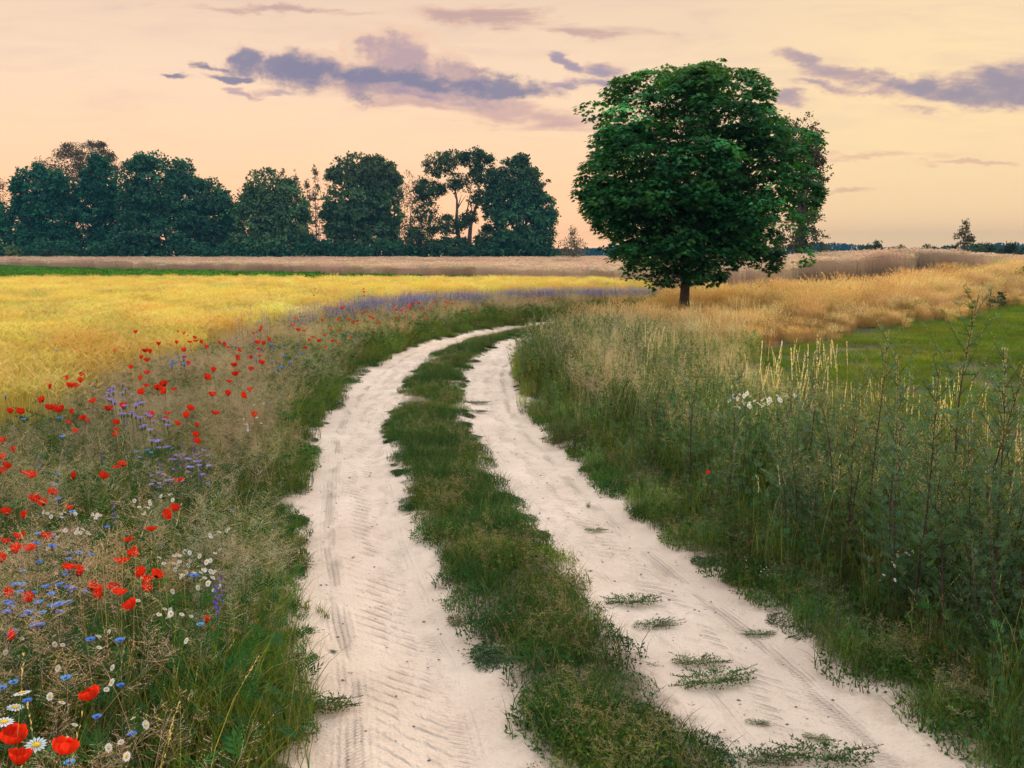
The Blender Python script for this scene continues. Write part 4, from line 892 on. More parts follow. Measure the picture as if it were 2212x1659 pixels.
def make_poppy(kind):
    z0 = 0.6; g = Geo()
    P = dict(open=(0.036, 0.024, 1.05, 4, (-0.1, 0.15)), cup=(0.030, 0.042, 1.0, 4, (0.1, 0.15)), side=(0.036, 0.030, 1.0, 4, (0.25, 1.0)), dome=(0.036, 0.039, 1.1, 4, (-0.15, 0.3)), shut=(0.017, 0.045, 1.1, 4, (0.3, 0.3)))[kind]
    Rr, H, wd, npet, (tx, ty) = P; Rm = rotmat(tx, ty)
    for k in range(npet):
        V, c, f = petal(g, k * PI / 2 + 0.2, Rr * (1.0 if k % 2 else 0.88), H * (1 if k % 2 else 0.9), wd, 0, np.array(RED) * (1 if k % 2 else 0.82), (0.03, 0.004, 0.01) if kind != 'dome' else (0.5, 0.02, 0.01), ph=k * 2.1, close=kind in ('dome', 'shut'))
        g.raw(V @ Rm.T + np.array([0, 0, z0]), c, f)
    pet = g.mesh('poppy_petals_' + kind, M_PETAL)
    g2 = Geo(); tt = np.linspace(0, 1, 5); prof = np.array([0.002, 0.006, 0.0068, 0.006, 0.001])
    Pc = np.array([0, 0, 1.0])[None] * (tt * 0.014)[:, None]; Pc = Pc @ Rm.T + np.array([0, 0, z0])
    g2.tube(Pc[None], prof[None], np.tile(np.array((0.07, 0.11, 0.05)), (1, 5, 1)), 8)
    n = 60; d = nrm(dirs(n) * np.array([1, 1, 0.3]) + np.array([0, 0, 0.5])); g2.kites(np.tile(np.array([0, 0, z0]), (n, 1)), d @ Rm.T, dirs(n), np.full(n, 0.013), np.full(n, 0.0022), np.tile(np.array((0.015, 0.008, 0.02)), (n, 1)))
    st = curved_stem(z0, 0.0014, (0.10, 0.12, 0.05))
    n = 14; feather(st, np.stack([0 * rnd(n), 0 * rnd(n), rnd(n, 0.02, 0.3)], 1), hor(n) + np.array([0, 0, .8]), rnd(n, 0.07, 0.12), (0.06, 0.10, 0.04))
    a, b, c_ = pet, st.mesh('poppy_stem', M_STEM), g2.mesh('poppy_centre', M_STEM)
    gg = Geo(); 
    gg.V = g.V + [v for v in st.V]; gg.C = g.C + [v for v in st.C]; off = g.n; gg.F = g.F + [f + off for f in st.F]
    return [('petals', a), ('stem', b), ('seed_head', c_)], gg.mesh('poppy_whole_' + kind, M_PETAL)
POP = {k: make_poppy(k) for k in ('open', 'cup', 'side', 'dome', 'shut')}

def frombox(x0, y0, sc, pts):                          # points read in an enlarged crop, in the photograph's own pixels
    return [((x0 + p[0] / sc) * 2211 / 2222, (y0 + p[1] / sc) * 2211 / 2222, *p[2:]) for p in pts]
POPPIES = frombox(0, 700, 3.318, [(975,72),(1283,70),(1322,80),(1347,95),(1365,138),(1398,110),(1412,130),(1440,136),(1270,145),(1140,155),(1580,150),(1608,152),(1640,178),(825,200),(1045,205),(1078,212),(1332,195),(1485,180),(1328,248),(1715,195),(1015,255),(1060,272),(940,325),(1062,362),(460,395),(585,380),(577,422),(495,455),(540,455),(355,465,'shut'),(1535,345),(1345,290),(1010,405),(1700,250),(1860,195),(1868,237),(1880,290),(1875,55),(1880,40),(1825,75),(1905,145),(1930,120),(1848,145),(1805,255),(1690,308),(1803,335),(1697,372),(1650,422),(1480,388),(1050,450),(1130,468),(1185,440),(1192,490),(1252,480),(1022,503),(1795,485),(1740,520),(1640,517),(1525,520),(310,552,'side'),(668,562,'open'),(345,615,'dome'),(388,618),(435,628,'dome'),(68,640,'dome'),(140,645,'dome'),(515,650),(600,690),(630,715),(490,722,'cup'),(535,783,'dome'),(780,622),(890,605),(830,722),(833,768),(828,805),(1075,658),(1205,650),(1198,685),(1338,675),(1365,620),(1550,648),(1828,670),(1418,745),(1405,810),(1413,860),(1275,730),(5,850,'dome'),(25,970,'dome'),(45,1035,'dome'),(10,1075),(100,920,'shut'),(170,1075,'open'),(215,1103,'dome'),(740,1108,'dome'),(830,1040,'open'),(880,1020),(530,1110,'shut'),(375,1220,'side'),(240,1272,'dome'),(315,1295,'side'),(495,1328),(35,1365),(172,1395,'cup'),(1180,1375,'side'),(1250,1340),(1290,1130),(1090,1483),(1760,1422,'cup'),(140,1550,'cup'),(330,1545,'dome'),(40,1570),(205,1620,'open'),(925,1560),(110,1640,'cup'),(1975,850),(1990,930),(955,1645)])
POPPIES += frombox(620, 280, 3.16, [(535,1100),(535,1118),(538,1145,'shut'),(190,1145),(1088,1155),(1240,1140),(1180,1127),(45,1345),(78,1300),(60,1297),(125,1383),(85,1380),(185,1425),(160,1450),(225,1455),(265,1415),(320,1455),(365,1383),(362,1312),(360,1470),(133,1498),(383,1232),(403,1217),(445,1430),(522,1478),(480,1260),(540,1260),(575,1290),(490,1320),(745,1208),(755,1240),(797,1245),(822,1225),(850,1208),(850,1228),(880,1198),(915,1198),(820,1255),(873,1273),(770,1298),(945,1235),(990,1225),(1020,1190),(1030,1185),(1100,1190),(1095,1225),(1110,1195),(1140,1200),(1037,1313),(1003,1350),(960,1305),(880,1305),(955,1265),(1195,1250),(1210,1228),(1297,1250),(1390,1207),(1265,1220),(635,1330),(1685,1110),(1818,1083),(1735,1125),(1915,1160),(430,1310),(310,1378),(250,1315),(460,1330),(270,1500),(600,1300)])
POPPIES += frombox(0, 1150, 3.2083, [(10,205,'cup'),(480,255,'open'),(540,297,'shut'),(850,210,'open'),(920,160),(970,310,'cup'),(1020,340),(1085,310),(55,455,'cup'),(190,485,'cup'),(640,400,'side'),(680,460,'cup'),(780,395,'open'),(830,430),(910,530,'dome'),(1015,410,'dome'),(1435,630,'shut'),(1480,697,'shut'),(60,750,'shut'),(635,1155,'dome'),(75,1445,'dome'),(130,1605,'cup'),(440,1530,'dome')])
POPPIES += [(1490, 1055, 'cup'), (1530, 1020, 'open'), (1622, 1170, 'cup')]

def off_track(x, y, h, lim=1.68):
    """height along the same line of sight at which a plant clears the rut"""
    for q in (0.975, 1.02):
        for k in range(60):
            hh = h * q ** k
            w3 = pix(x, y, hh); o, _ = track(np.array([w3[0]]), np.array([w3[1]]))
            if abs(o[0]) > lim and 0.1 < hh < 1.85: return hh
    best = h; bo = 0
    for hh in np.linspace(0.14, h, 20):                # else the height whose foot stands farthest from the rut
        w3 = pix(x, y, hh); o, _ = track(np.array([w3[0]]), np.array([w3[1]]))
        if abs(o[0]) > bo: bo = abs(o[0]); best = float(hh)
    return best
BIGLAB = {}
def zone(x, y, o, Y):
    side = 'left' if o < 0 else 'right'
    if o > 0: return 'in the green weeds right of the track'
    if y < 640: return 'far off at the top edge of the cornflower strip'
    if y < 668: return 'among far cornflowers ' + ('just before the bend' if x > 950 else 'left of the bend, upper row' if x > 860 else 'at the left end of the blue strip')
    if y < 690: return 'in the far red cluster ' + ('above the bend' if x > 930 else 'left of the bend' if x > 760 else 'by the barley edge')
    if y < 722: return 'in the dense middle poppy cluster, ' + ('right part' if x > 690 else 'left part' if x < 600 else 'centre') + ', upper side'
    if y < 760: return 'in the dense middle poppy cluster, ' + ('right part' if x > 640 else 'by the barley edge' if x < 420 else 'centre') + ', lower side'
    if y < 800: return 'beside pinkish bent grass, ' + ('near the left rut' if x > 520 else 'just below the barley tip')
    if y < 860: return 'in the loose group under the barley tip, ' + ('right side' if x > 420 else 'left side')
    if y < 1050: return 'among pinkish bent grass in the nearer flower verge'
    if y < 1330: return 'among daisies and cornflowers in the near left verge'
    return 'at the near left corner of the verge'
def nearest(d0, items): return min(items, key=lambda q: (q[0] - d0[0]) ** 2 + (q[1] - d0[1]) ** 2)
SPEC = {(137, 1620): 'largest orange red poppy, petals arched like a dome, at the bottom left', (40, 1642): 'wide cup shaped red poppy in the bottom left corner', (23, 1593): 'crimson dome shaped poppy at the left edge above the corner cup shaped poppy', (197, 1503): 'orange red poppy alone among dry grass above the largest poppy',
        (222, 1028): 'single large orange poppy left of the tall bent grass, above the daisies', (94, 1084): 'large crumpled red poppy just above the row of white daisies', (62, 1027): 'orange double lobed poppy at the left, above the crumpled poppies', (12, 990): 'large red poppy touching the left edge, uppermost of the three there', (14, 1008): 'large red poppy at the left edge just below the uppermost one',
        (59, 1295): 'deep red cup shaped poppy over the bright blue cornflowers', (17, 1285): 'red cup shaped poppy at the left edge beside the deep red one', (283, 1308): 'red poppy beside the pale upright grass stalks', (160, 930): 'orange red poppy at the lower end of the row of poppies by the barley', (21, 889): 'round red poppy at the left edge under the barley', (200, 866): 'open red poppy alone on the verge just below the barley edge',
        (784, 628): 'topmost of three poppies standing out of the barley', (593, 662): 'lone poppy in the barley left of the cornflowers', (137, 815): 'red poppy in the barley left of the close pair', (1490, 1055): 'brighter poppy in the weeds right of the track', (1530, 1020): 'upper poppy in the weeds right of the track', (1622, 1170): 'tiny poppy beside daisies at the right rut', (67, 1185): 'upright orange red poppy at the left edge among daisies'}
def build_poppies():
    kinds = ['open', 'cup', 'side', 'dome', 'cup', 'dome', 'open']
    used = set()
    for i, p in enumerate(POPPIES):
        x, y = p[0], p[1]; kd = p[2] if len(p) > 2 else kinds[rs.randint(len(kinds))]
        sc = float(rnd(1, 0.93, 1.1)[0]); hz = 0.615 * sc
        if y < 900: hz *= 1.18
        gw = 1.0 if y > 1480 else float(rnd(1, 0.72, 0.95)[0]) if y > 860 else float(rnd(1, 0.8, 1.05)[0])
        w3 = pix(x, y, hz); X, Y = w3[0], w3[1]
        if Y > 17 and y < 640 and x < 900:               # those standing out of the barley
            hz = 0.88; w3 = pix(x, y, hz); X, Y = w3[0], w3[1]
        g0 = float(hill(X, Y)); sc = (hz - g0) / 0.615
        o, _ = track(np.array([X]), np.array([Y]))
        parts, whole = POP[kd]
        if abs(o[0]) < 1.68:
            hz = off_track(x, y, hz); w3 = pix(x, y, hz); X, Y = w3[0], w3[1]; g0 = float(hill(X, Y)); sc = (hz - g0) / 0.615; o, _ = track(np.array([X]), np.array([Y]))
        lab = None
        for (sx_, sy_), l in SPEC.items():
            if (sx_ - x) ** 2 + (sy_ - y) ** 2 < 12 ** 2 and l not in used: lab = l; used.add(l); break
        word = dict(open='open', cup='cup shaped', side='sideways facing', dome='dome shaped', shut='half closed dark')[kd]
        thing('poppy', parts if Y < 14 else whole, (X, Y, g0), float(rnd(1, -0.5, 0.5)[0]) + (0 if rs.rand() < .6 else PI * rs.rand()), (sc * gw, sc * gw, sc), lab or f'{word} red poppy {zone(x, y, o[0], Y)}', 'poppy', 'poppies in the flower verge')
build_poppies()

BLUE = (0.09, 0.30, 0.90); VIO = (0.34, 0.30, 0.78)
def make_cornflower(col):
    z0 = 0.55; g = Geo(); n = 11; a = np.arange(n) * 2 * PI / n + rnd(n, -.15, .15); d = np.stack([np.cos(a), np.sin(a), 0.55 + 0 * a], 1)
    B = np.tile(np.array([0, 0, z0]), (n, 1))
    for k in (-0.32, 0, 0.32):
        a2 = a + k; d2 = np.stack([np.cos(a2), np.sin(a2), 0.75 + 0 * a2], 1)
        g.kites(B + d * 0.009, d2, np.array([0, 0, 1.0]) - d * 0.4, np.full(n, 0.015), np.full(n, 0.006), cv(col, n, 0.2), 0.7)
    m = 24; g.kites(np.tile(np.array([0, 0, z0]), (m, 1)), nrm(dirs(m) * 0.45 + np.array([0, 0, 1])), dirs(m), np.full(m, 0.014), np.full(m, 0.003), cv((0.12, 0.05, 0.35), m, 0.2))
    st = curved_stem(z0 - 0.012, 0.0011, (0.07, 0.10, 0.055), 0.03)
    tt = np.linspace(0, 1, 5); st.tube((np.array([0, 0, 1.0])[None] * (z0 - 0.016 + tt * 0.018)[:, None])[None], np.array([[0.001, 0.0055, 0.006, 0.005, 0.004]]), np.tile(np.array((0.06, 0.08, 0.04)), (1, 5, 1)), 7)
    k = 6; st.kites(np.stack([0 * rnd(k), 0 * rnd(k), rnd(k, 0.1, 0.4)], 1), hor(k) * 0.6 + np.array([0, 0, 1.0]), hor(k), rnd(k, 0.05, 0.09), rnd(k, 0.004, 0.006), cv((0.07, 0.10, 0.06), k, .1))
    gg = Geo(); gg.V = g.V + st.V; gg.C = g.C + st.C; gg.F = g.F + [f + g.n for f in st.F]
    return [('flower_head', g.mesh('cornflower_head', M_PETAL)), ('stem', st.mesh('cornflower_stem', M_STEM))], gg.mesh('cornflower_whole', M_PETAL)
CORN = [make_cornflower(BLUE), make_cornflower((0.13, 0.42, 0.92)), make_cornflower(VIO)]
def make_daisy(face):
    z0 = 0.5; Rm = rotmat(*face); g = Geo(); n = 15; a = np.arange(n) * 2 * PI / n; d = np.stack([np.cos(a), np.sin(a), 0.02 * np.sin(a * 5) - 0.08], 1) @ Rm.T
    up_ = np.tile(np.array([0, 0, 1.0]) @ Rm.T, (n, 1)); O_ = np.array([0, 0, z0])
    g.kites(O_ + d * 0.004, d, up_, rnd(n, 0.013, 0.0155), np.full(n, 0.0052), cv((0.74, 0.84, 0.88), n, 0.05), 0.65)
    g2 = Geo(); tt = np.linspace(0, 1, 5); g2.tube(((np.array([0, 0, 1.0])[None] * (tt * 0.006 - 0.001)[:, None]) @ Rm.T + O_)[None], np.array([[0.005, 0.006, 0.0052, 0.0032, 0.0004]]), np.tile(np.array((0.65, 0.42, 0.02)), (1, 5, 1)), 9)
    st = curved_stem(z0, 0.0009, (0.07, 0.11, 0.04), 0.03); k = 12; feather(st, np.stack([0 * rnd(k), 0 * rnd(k), rnd(k, 0.05, 0.4)], 1), hor(k) + np.array([0, 0, .8]), rnd(k, 0.03, 0.05), (0.05, 0.09, 0.04), 7, 0.06)
    gg = Geo(); gg.V = g.V + g2.V + st.V; gg.C = g.C + g2.C + st.C; gg.F = g.F + [f + g.n for f in g2.F] + [f + g.n + g2.n for f in st.F]
    return [('petals', g.mesh('daisy_petals', M_PETAL)), ('disc', g2.mesh('daisy_disc', M_STEM)), ('stem', st.mesh('daisy_stem', M_STEM))], gg.mesh('daisy_whole', M_PETAL)
DAISY = [make_daisy((0.1, 0.25)), make_daisy((-0.1, -0.3)), make_daisy((0.75, 0.1))]

def place(name, proto, x, y, hz, base_h, lab, cat, grp, near=9.0, grow=1.0):
    hz = off_track(x, y, hz); w3 = pix(x, y, hz); X, Y = w3[0], w3[1]; g0 = float(hill(X, Y)); sc = (hz - g0) / base_h
    parts, whole = proto
    thing(name, parts if Y < near else whole, (X, Y, g0 - 0.01), float(rnd(1, -0.8, 0.8)[0]), (sc * grow, sc * grow, sc), lab, cat, grp)
def blob(cx, cy_, rx, ry, n):                          # n points in a patch of the sheet
    a = rnd(n, 0, 2 * PI); r = np.sqrt(rnd(n)); return [(cx + rx * q * math.cos(b), cy_ + ry * q * math.sin(b)) for q, b in zip(r, a)]
def build_small_flowers():
    def czone(x, y):
        if y < 760: return 'standing out of the yellow barley at the left'
        if y < 900: return 'by the row of poppies at the left edge'
        if y < 1060: return 'among grass left of the single large orange poppy'
        if y < 1160: return 'near the long row of daisies'
        if x > 350: return 'near the left border of the track'
        if y < 1250: return 'among the upper near poppies at the left'
        if y < 1345: return 'in the bright blue bunch beside the deep red poppies'
        if y < 1560: return 'at the left edge near the single daisies'
        return 'in the bottom left corner beside the large poppies'
    C = frombox(0, 1150, 3.2083, [(275,220),(160,285),(480,160),(550,160),(635,175),(480,275),(105,380),(155,378),(515,408),(355,525),(375,535),(415,512),(410,572),(430,575),(200,575),(80,540),(45,572),(295,577),(260,665,'big'),(100,700),(1350,320),(1393,657),(835,770,'tall'),(460,1030),(840,1080),(95,1060),(190,1190),(15,1100),(675,1300),(1440,1485),(1385,1515),(1650,1430),(920,1420),(485,1620),(630,765)])
    C += frombox(0, 700, 3.318, [(347,18),(305,50),(280,100),(418,110),(480,158),(190,180),(410,205),(40,532),(172,698),(430,690),(450,822),(418,1092),(400,1165),(418,1272),(980,930),(1060,920),(1090,935),(1500,1155),(1875,1375),(1670,1360),(520,1365),(375,1610)])
    lab = {18: 'large bright blue cornflower at the left, above the pair of daisies'}
    for (cx, cy_, rx, ry, n, v_, l_) in [(255, 855, 34, 26, 26, 2, 'in the lilac patch right of the row of poppies by the barley'), (290, 885, 34, 22, 14, 2, 'in the lower part of the lilac patch, around the small poppies'), (385, 780, 26, 14, 12, 0, 'in the small blue patch just below the tip of the barley'),
            (345, 930, 40, 40, 14, 2, 'below the lilac patch, among bent grass'), (355, 1010, 60, 50, 18, 2, 'between the single large orange poppy and the dark mugwort stems'), (430, 1000, 30, 30, 14, 2, 'close to the dark mugwort stems of the left verge'), (600, 770, 60, 30, 20, 0, 'in the poppy field part of the verge, left of the rut bend'),
            (760, 740, 50, 24, 26, 0, 'in the bright blue patch nearest the bend of the left rut'), (880, 730, 40, 16, 14, 0, 'far up, just above the left rut before the bend'), (700, 790, 40, 26, 18, 0, 'mixed with tiny white flowers beside the left rut'), (120, 1270, 80, 40, 12, 0, 'around the two deep red cup shaped poppies'),
            (60, 1330, 60, 60, 8, 0, 'at the left edge below the deep red poppies'), (520, 730, 40, 20, 12, 2, 'among far poppies at the edge of the barley'), (150, 1150, 90, 60, 8, 0, 'between the two rows of near daisies')]:
        C += [(x, y, v_, l_) for x, y in blob(cx, cy_, rx, ry, n)]
    for i, p in enumerate(C):
        v_ = p[2] if len(p) > 2 and isinstance(p[2], int) else i % 2
        o, _ = track(np.array([pix(p[0], p[1], 0.5)[0]]), np.array([pix(p[0], p[1], 0.5)[1]]))
        hz = 0.56 * float(rnd(1, 0.85, 1.12)[0])
        if p[1] < 960: hz *= 1.25
        if 'tall' in p: hz = 0.6
        col_ = 'violet blue' if v_ == 2 else 'blue'
        place('cornflower', CORN[v_], p[0], p[1], hz, 0.55, lab.get(i, f'{col_} cornflower {p[3] if len(p) > 3 else czone(p[0], p[1])}'), 'cornflower', 'cornflowers in the flower verge', 7.5, 1.5 if i == 18 else 0.82)
    def dzone(x, y):
        if y < 1200: return 'between the near poppies at the left edge'
        if y < 1300: return 'beside the deep red cup shaped poppies'
        if y < 1420: return 'left of the pale grass stalks, under the bright blue cornflowers'
        if x < 180: return 'close to the largest poppy'
        if x > 400: return 'at the grassy foot of the verge by the left rut'
        return 'in the dry grass right of the largest poppy'
    Dn = frombox(0, 1150, 3.2083, [(60,125),(140,228),(330,118),(400,35),(310,280),(395,300),(600,260),(375,720),(380,780),(435,783),(240,823),(37,835),(150,740),(150,1115,'a'),(105,1215,'b'),(250,1475,'c'),(25,1315,'d'),(345,1140),(430,1180),(475,1200),(400,945),(520,1335),(925,1290),(1015,1335),(1365,1270),(1490,1335),(1450,1080),(1700,1420),(1780,1400),(1320,1455),(1330,585),(1085,680),(1295,755),(690,800),(775,518),(880,1555),(840,1455),(455,1430),(755,1495),(960,475),(1070,465)])
    L = {'a': 'white daisy seen edge on, above the daisy with drooping petals, bottom left', 'b': 'white daisy with spread drooping petals left of the blue cornflower, bottom left', 'c': 'full white daisy facing the viewer between the two big bottom left poppies', 'd': 'white daisy with yellow centre at the left edge above the crimson poppy'}
    for (cx, cy_, rx, ry, n, l_) in [(400, 1210, 62, 26, 34, 'in the upper part of the big daisy drift near the left rut'), (430, 1250, 50, 30, 20, 'in the lower part of the big daisy drift near the left rut'), (370, 1300, 40, 30, 10, 'below the big daisy drift'), (120, 1106, 44, 8, 14, 'in the long row under the crumpled red poppy'), (160, 1143, 36, 7, 12, 'in the second row, below the long row of daisies'),
            (205, 1110, 16, 8, 8, 'at the right end of the long row of daisies'), (185, 1150, 14, 8, 4, 'at the right end of the second row of daisies'), (310, 1090, 24, 22, 10, 'in the loose bunch right of the single large orange poppy'), (360, 1070, 20, 8, 6, 'in the uppermost bunch of the near left verge'), (540, 912, 28, 16, 14, 'in the far bunch beside the left rut'),
            (560, 870, 16, 6, 5, 'in the smallest and farthest bunch beside the left rut'), (490, 1150, 60, 22, 16, 'scattered between the big drift and the left rut'), (500, 1185, 40, 16, 8, 'lowest scattered ones between the drift and the left rut'), (1620, 862, 46, 18, 34, 'in the large patch among pale seed spikes on the right'), (1700, 855, 30, 10, 8, 'at the right end of the large patch on the right'),
            (1165, 868, 26, 20, 16, 'in the bunch at the outer edge of the right rut'), (1645, 1230, 20, 12, 10, 'low in the weeds beside the tiny poppy'), (1610, 1200, 10, 10, 4, 'directly under the tiny poppy'), (1950, 1190, 26, 10, 7, 'on the tall stem in the dark weeds on the right'), (1920, 1240, 30, 40, 5, 'scattered low in the dark weeds on the right'), (240, 1400, 120, 100, 8, 'loose among dry grass in the near left verge'), (470, 1520, 80, 80, 5, 'at the foot of the left verge by the track')]:
        Dn += [(x, y, None, l_) for x, y in blob(cx, cy_, rx, ry, n)]
    for i, p in enumerate(Dn):
        hz = 0.5 * float(rnd(1, 0.9, 1.1)[0]); x, y = p[0], p[1]
        if x > 1500 and y < 900: hz = 0.85
        elif x > 1100 and y < 900: hz = 0.35
        elif x > 1500: hz = 0.42
        o = 1 if x > 1000 else -1
        z_ = zone(x, y, o, 0)
        if o > 0: z_ = 'in the patch among the pale seed spikes right of the track' if y < 900 and x > 1500 else ('by the far right edge of the right rut' if x < 1500 else 'low in the dark weeds on the right')
        place('daisy', DAISY[{'a': 1, 'b': 0, 'c': 2, 'd': 0}[p[2]] if len(p) == 3 else i % 3], x, y, hz, 0.5, L.get(p[2]) if len(p) == 3 else f'small white daisy {p[3] if len(p) > 3 else dzone(x, y)}', 'daisy', 'white daisies in the verges', 7.5, 1.7 if len(p) == 3 else (0.5 if x > 1500 and y < 900 else 0.64))
    # violet larkspur spikes
    g = Geo(); n = 26; t = rnd(n); g.kites(np.stack([0 * t, 0 * t, 0.42 + 0.16 * t], 1), hor(n) + np.array([0, 0, 0.4]), dirs(n), 0.014 * (1.3 - t * 0.6), 0.009 * (1.2 - t * .5), cv((0.17, 0.08, 0.62), n, 0.2), 0.6)
    lk = [('flower_spike', g.mesh('larkspur_spike', M_PETAL)), ('stem', curved_stem(0.58, 0.001).mesh('larkspur_stem', M_STEM))]
    for i, (x, y) in enumerate(frombox(0, 1150, 3.2083, [(1540, 385), (1500, 470), (1515, 430)]) + [(622, 1400), (634, 1408)] + frombox(0, 700, 3.318, [(1290, 975), (1425, 965), (1395, 885), (1335, 970), (905, 735), (1440, 1050), (1150, 1055), (735, 975), (280, 1005), (1310, 920), (820, 1350)])):
        hz = 0.5 if not 3 <= i <= 4 else 0.14; w3 = pix(x, y, hz)
        thing('larkspur', lk, (w3[0], w3[1], -0.02), rs.rand() * 6, hz / 0.5, 'short violet larkspur on the plants at the left edge of the track' if 3 <= i <= 4 else ('tall violet larkspur beside the pale grass stalks' if i < 3 else 'violet larkspur spike among bent grass in the nearer flower verge'), 'larkspur', 'larkspur in the flower verge')
build_small_flowers()

def build_drift():
    """the far cornflowers that nobody could count"""
    def pat(c, k):
        g = Geo(); n = 16; B = disc(n, 0.35); B[:, 2] = rnd(n, 0.5, 0.78)
        for q in range(5):
            g.kites(B, hor(n) + np.array([0, 0, 0.5]), np.array([0, 0, 1.0]) + 0.3 * dirs(n), np.full(n, 0.026), np.full(n, 0.016), cv(c, n, 0.2), 0.6)
        P = B[:, None] * np.linspace(0, 1, 3)[None, :, None]; P[..., :2] = B[:, None, :2]
        g.tube(P, np.full((n, 3), 0.0014), np.tile(np.array((0.07, 0.10, 0.05)), (n, 3, 1))); return g.mesh('cornflower_patch', M_PETAL)
    ex = np.array(EDGE); n = 620; k = rs.randint(2, len(ex) - 2, n * 3); t = rnd(n * 3); p = ex[k] * (1 - t[:, None]) + ex[k + 1] * t[:, None]
    p = p + rs.normal(size=p.shape) * 1.0 + np.array([0.9, -1.2]) * sst(p[:, 1], 20, 36)[:, None]
    o, _ = track(p[:, 0], p[:, 1]); keep = (p[:, 1] > 17) & (o < -1.9) & (rnd(len(p)) < 0.15 + 0.85 * sst(p[:, 1], 18, 27)); p = p[keep][:n]
    scatter('cornflower_drift', [pat((0.13, 0.20, 0.85), 0), pat((0.10, 0.28, 0.90), 1), pat((0.26, 0.24, 0.75), 2)], p[:, 0], p[:, 1], rnd(len(p), 0.8, 1.15), tints(len(p), (1, 1, 1), 0.12))
build_drift()

# ------------------------------------------------------------------ mugwort and other tall weeds, each a plant of its own
def make_mugwort(seed, h=1.5, lush=1.0):
    st = Geo(); lf = Geo(); k = 12; t = np.linspace(0, 1, k)
    bx, by = rs.normal(size=2) * 0.05; P = np.stack([bx * t ** 2 * 2 + 0.012 * np.sin(t * 7 + seed), by * t ** 2 * 2 + 0.012 * np.cos(t * 6 + seed), h * t], 1)
    sc = (0.085, 0.045, 0.05)
    st.tube(P[None], (0.0062 * (1 - 0.85 * t) + 0.0008)[None], np.tile(np.array(sc), (1, k, 1)), 6)
    nb = int(26 * lush); u_ = np.linspace(0.12, 0.95, nb) + rnd(nb, -0.015, 0.015); a = np.arange(nb) * 2.4 + seed; B = np.stack([np.interp(u_, t, P[:, 0]), np.interp(u_, t, P[:, 1]), np.interp(u_, t, P[:, 2])], 1)
    L = h * (0.10 + 0.17 * np.sin(np.clip(u_, 0, 1) * PI)) * (1 - 0.35 * u_) * rnd(nb, 0.8, 1.2)
    d = np.stack([np.cos(a) * 0.75, np.sin(a) * 0.75, 0.95 + 0 * a], 1); d = nrm(d); q = np.linspace(0, 1, 5)[None, :, None]
    Pb = B[:, None] + d[:, None] * L[:, None, None] * q + np.array([0, 0, 1.0]) * (L[:, None, None] * 0.18 * q ** 2)
    st.tube(Pb, np.array([0.0022, 0.0018, 0.0014, 0.001, 0.0006])[None] * np.ones((nb, 1)), np.tile(np.array((0.06, 0.06, 0.04)), (nb, 5, 1)), 4)
    c = ((0.058, 0.128, 0.052), (0.085, 0.130, 0.040), (0.050, 0.115, 0.060))[seed % 3]
    # a leaf under every branch, smaller ones along the branches
    feather(lf, B, nrm(np.stack([np.cos(a), np.sin(a), 0.35 + 0 * a], 1)), 0.125 * (1.15 - 0.6 * u_) * rnd(nb, 0.8, 1.2), c, 7, 0.15)
    m = nb * 12; i = np.repeat(np.arange(nb), 12); tt = rnd(m, 0.15, 1.0); Q = Pb[i, 0] + (Pb[i, 4] - Pb[i, 0]) * tt[:, None]
    feather(lf, Q, nrm(d[i] + 0.9 * dirs(m) * np.array([1, 1, 0.5])), (0.062 - 0.028 * u_[i]) * rnd(m, 0.7, 1.3), ((0.090, 0.165, 0.078), (0.130, 0.170, 0.060), (0.075, 0.150, 0.085))[seed % 3], 5, 0.16)
    # grey buds on the upper third
    n = 260; tz = rnd(n, 0.70, 1.0); Bz = np.stack([np.interp(tz, t, P[:, 0]), np.interp(tz, t, P[:, 1]), h * tz], 1) + dirs(n) * 0.006
    lf.kites(Bz, hor(n) + np.array([0, 0, 1.3]), dirs(n), rnd(n, 0.006, 0.018), rnd(n, 0.003, 0.005), cv((0.34, 0.34, 0.18), n, 0.2))
    i = rs.randint(0, nb, 420); tt = rnd(420, 0.5, 1); up_ = u_[i] > 0.45; Q = (Pb[i, 0] + (Pb[i, 4] - Pb[i, 0]) * tt[:, None])[up_]; n = len(Q)
    lf.kites(Q, d[i][up_] + 0.6 * dirs(n), dirs(n), rnd(n, 0.006, 0.014), rnd(n, 0.003, 0.005), cv((0.28, 0.29, 0.15), n, 0.2))
    return [('stem', st.mesh('mugwort_stem', M_STEM)), ('foliage', lf.mesh('mugwort_foliage', M_LEAF))]
MUG = [make_mugwort(i, 1.5, l) for i, l in enumerate((1.0, 1.0, 0.85, 1.2, 0.9, 1.1))]
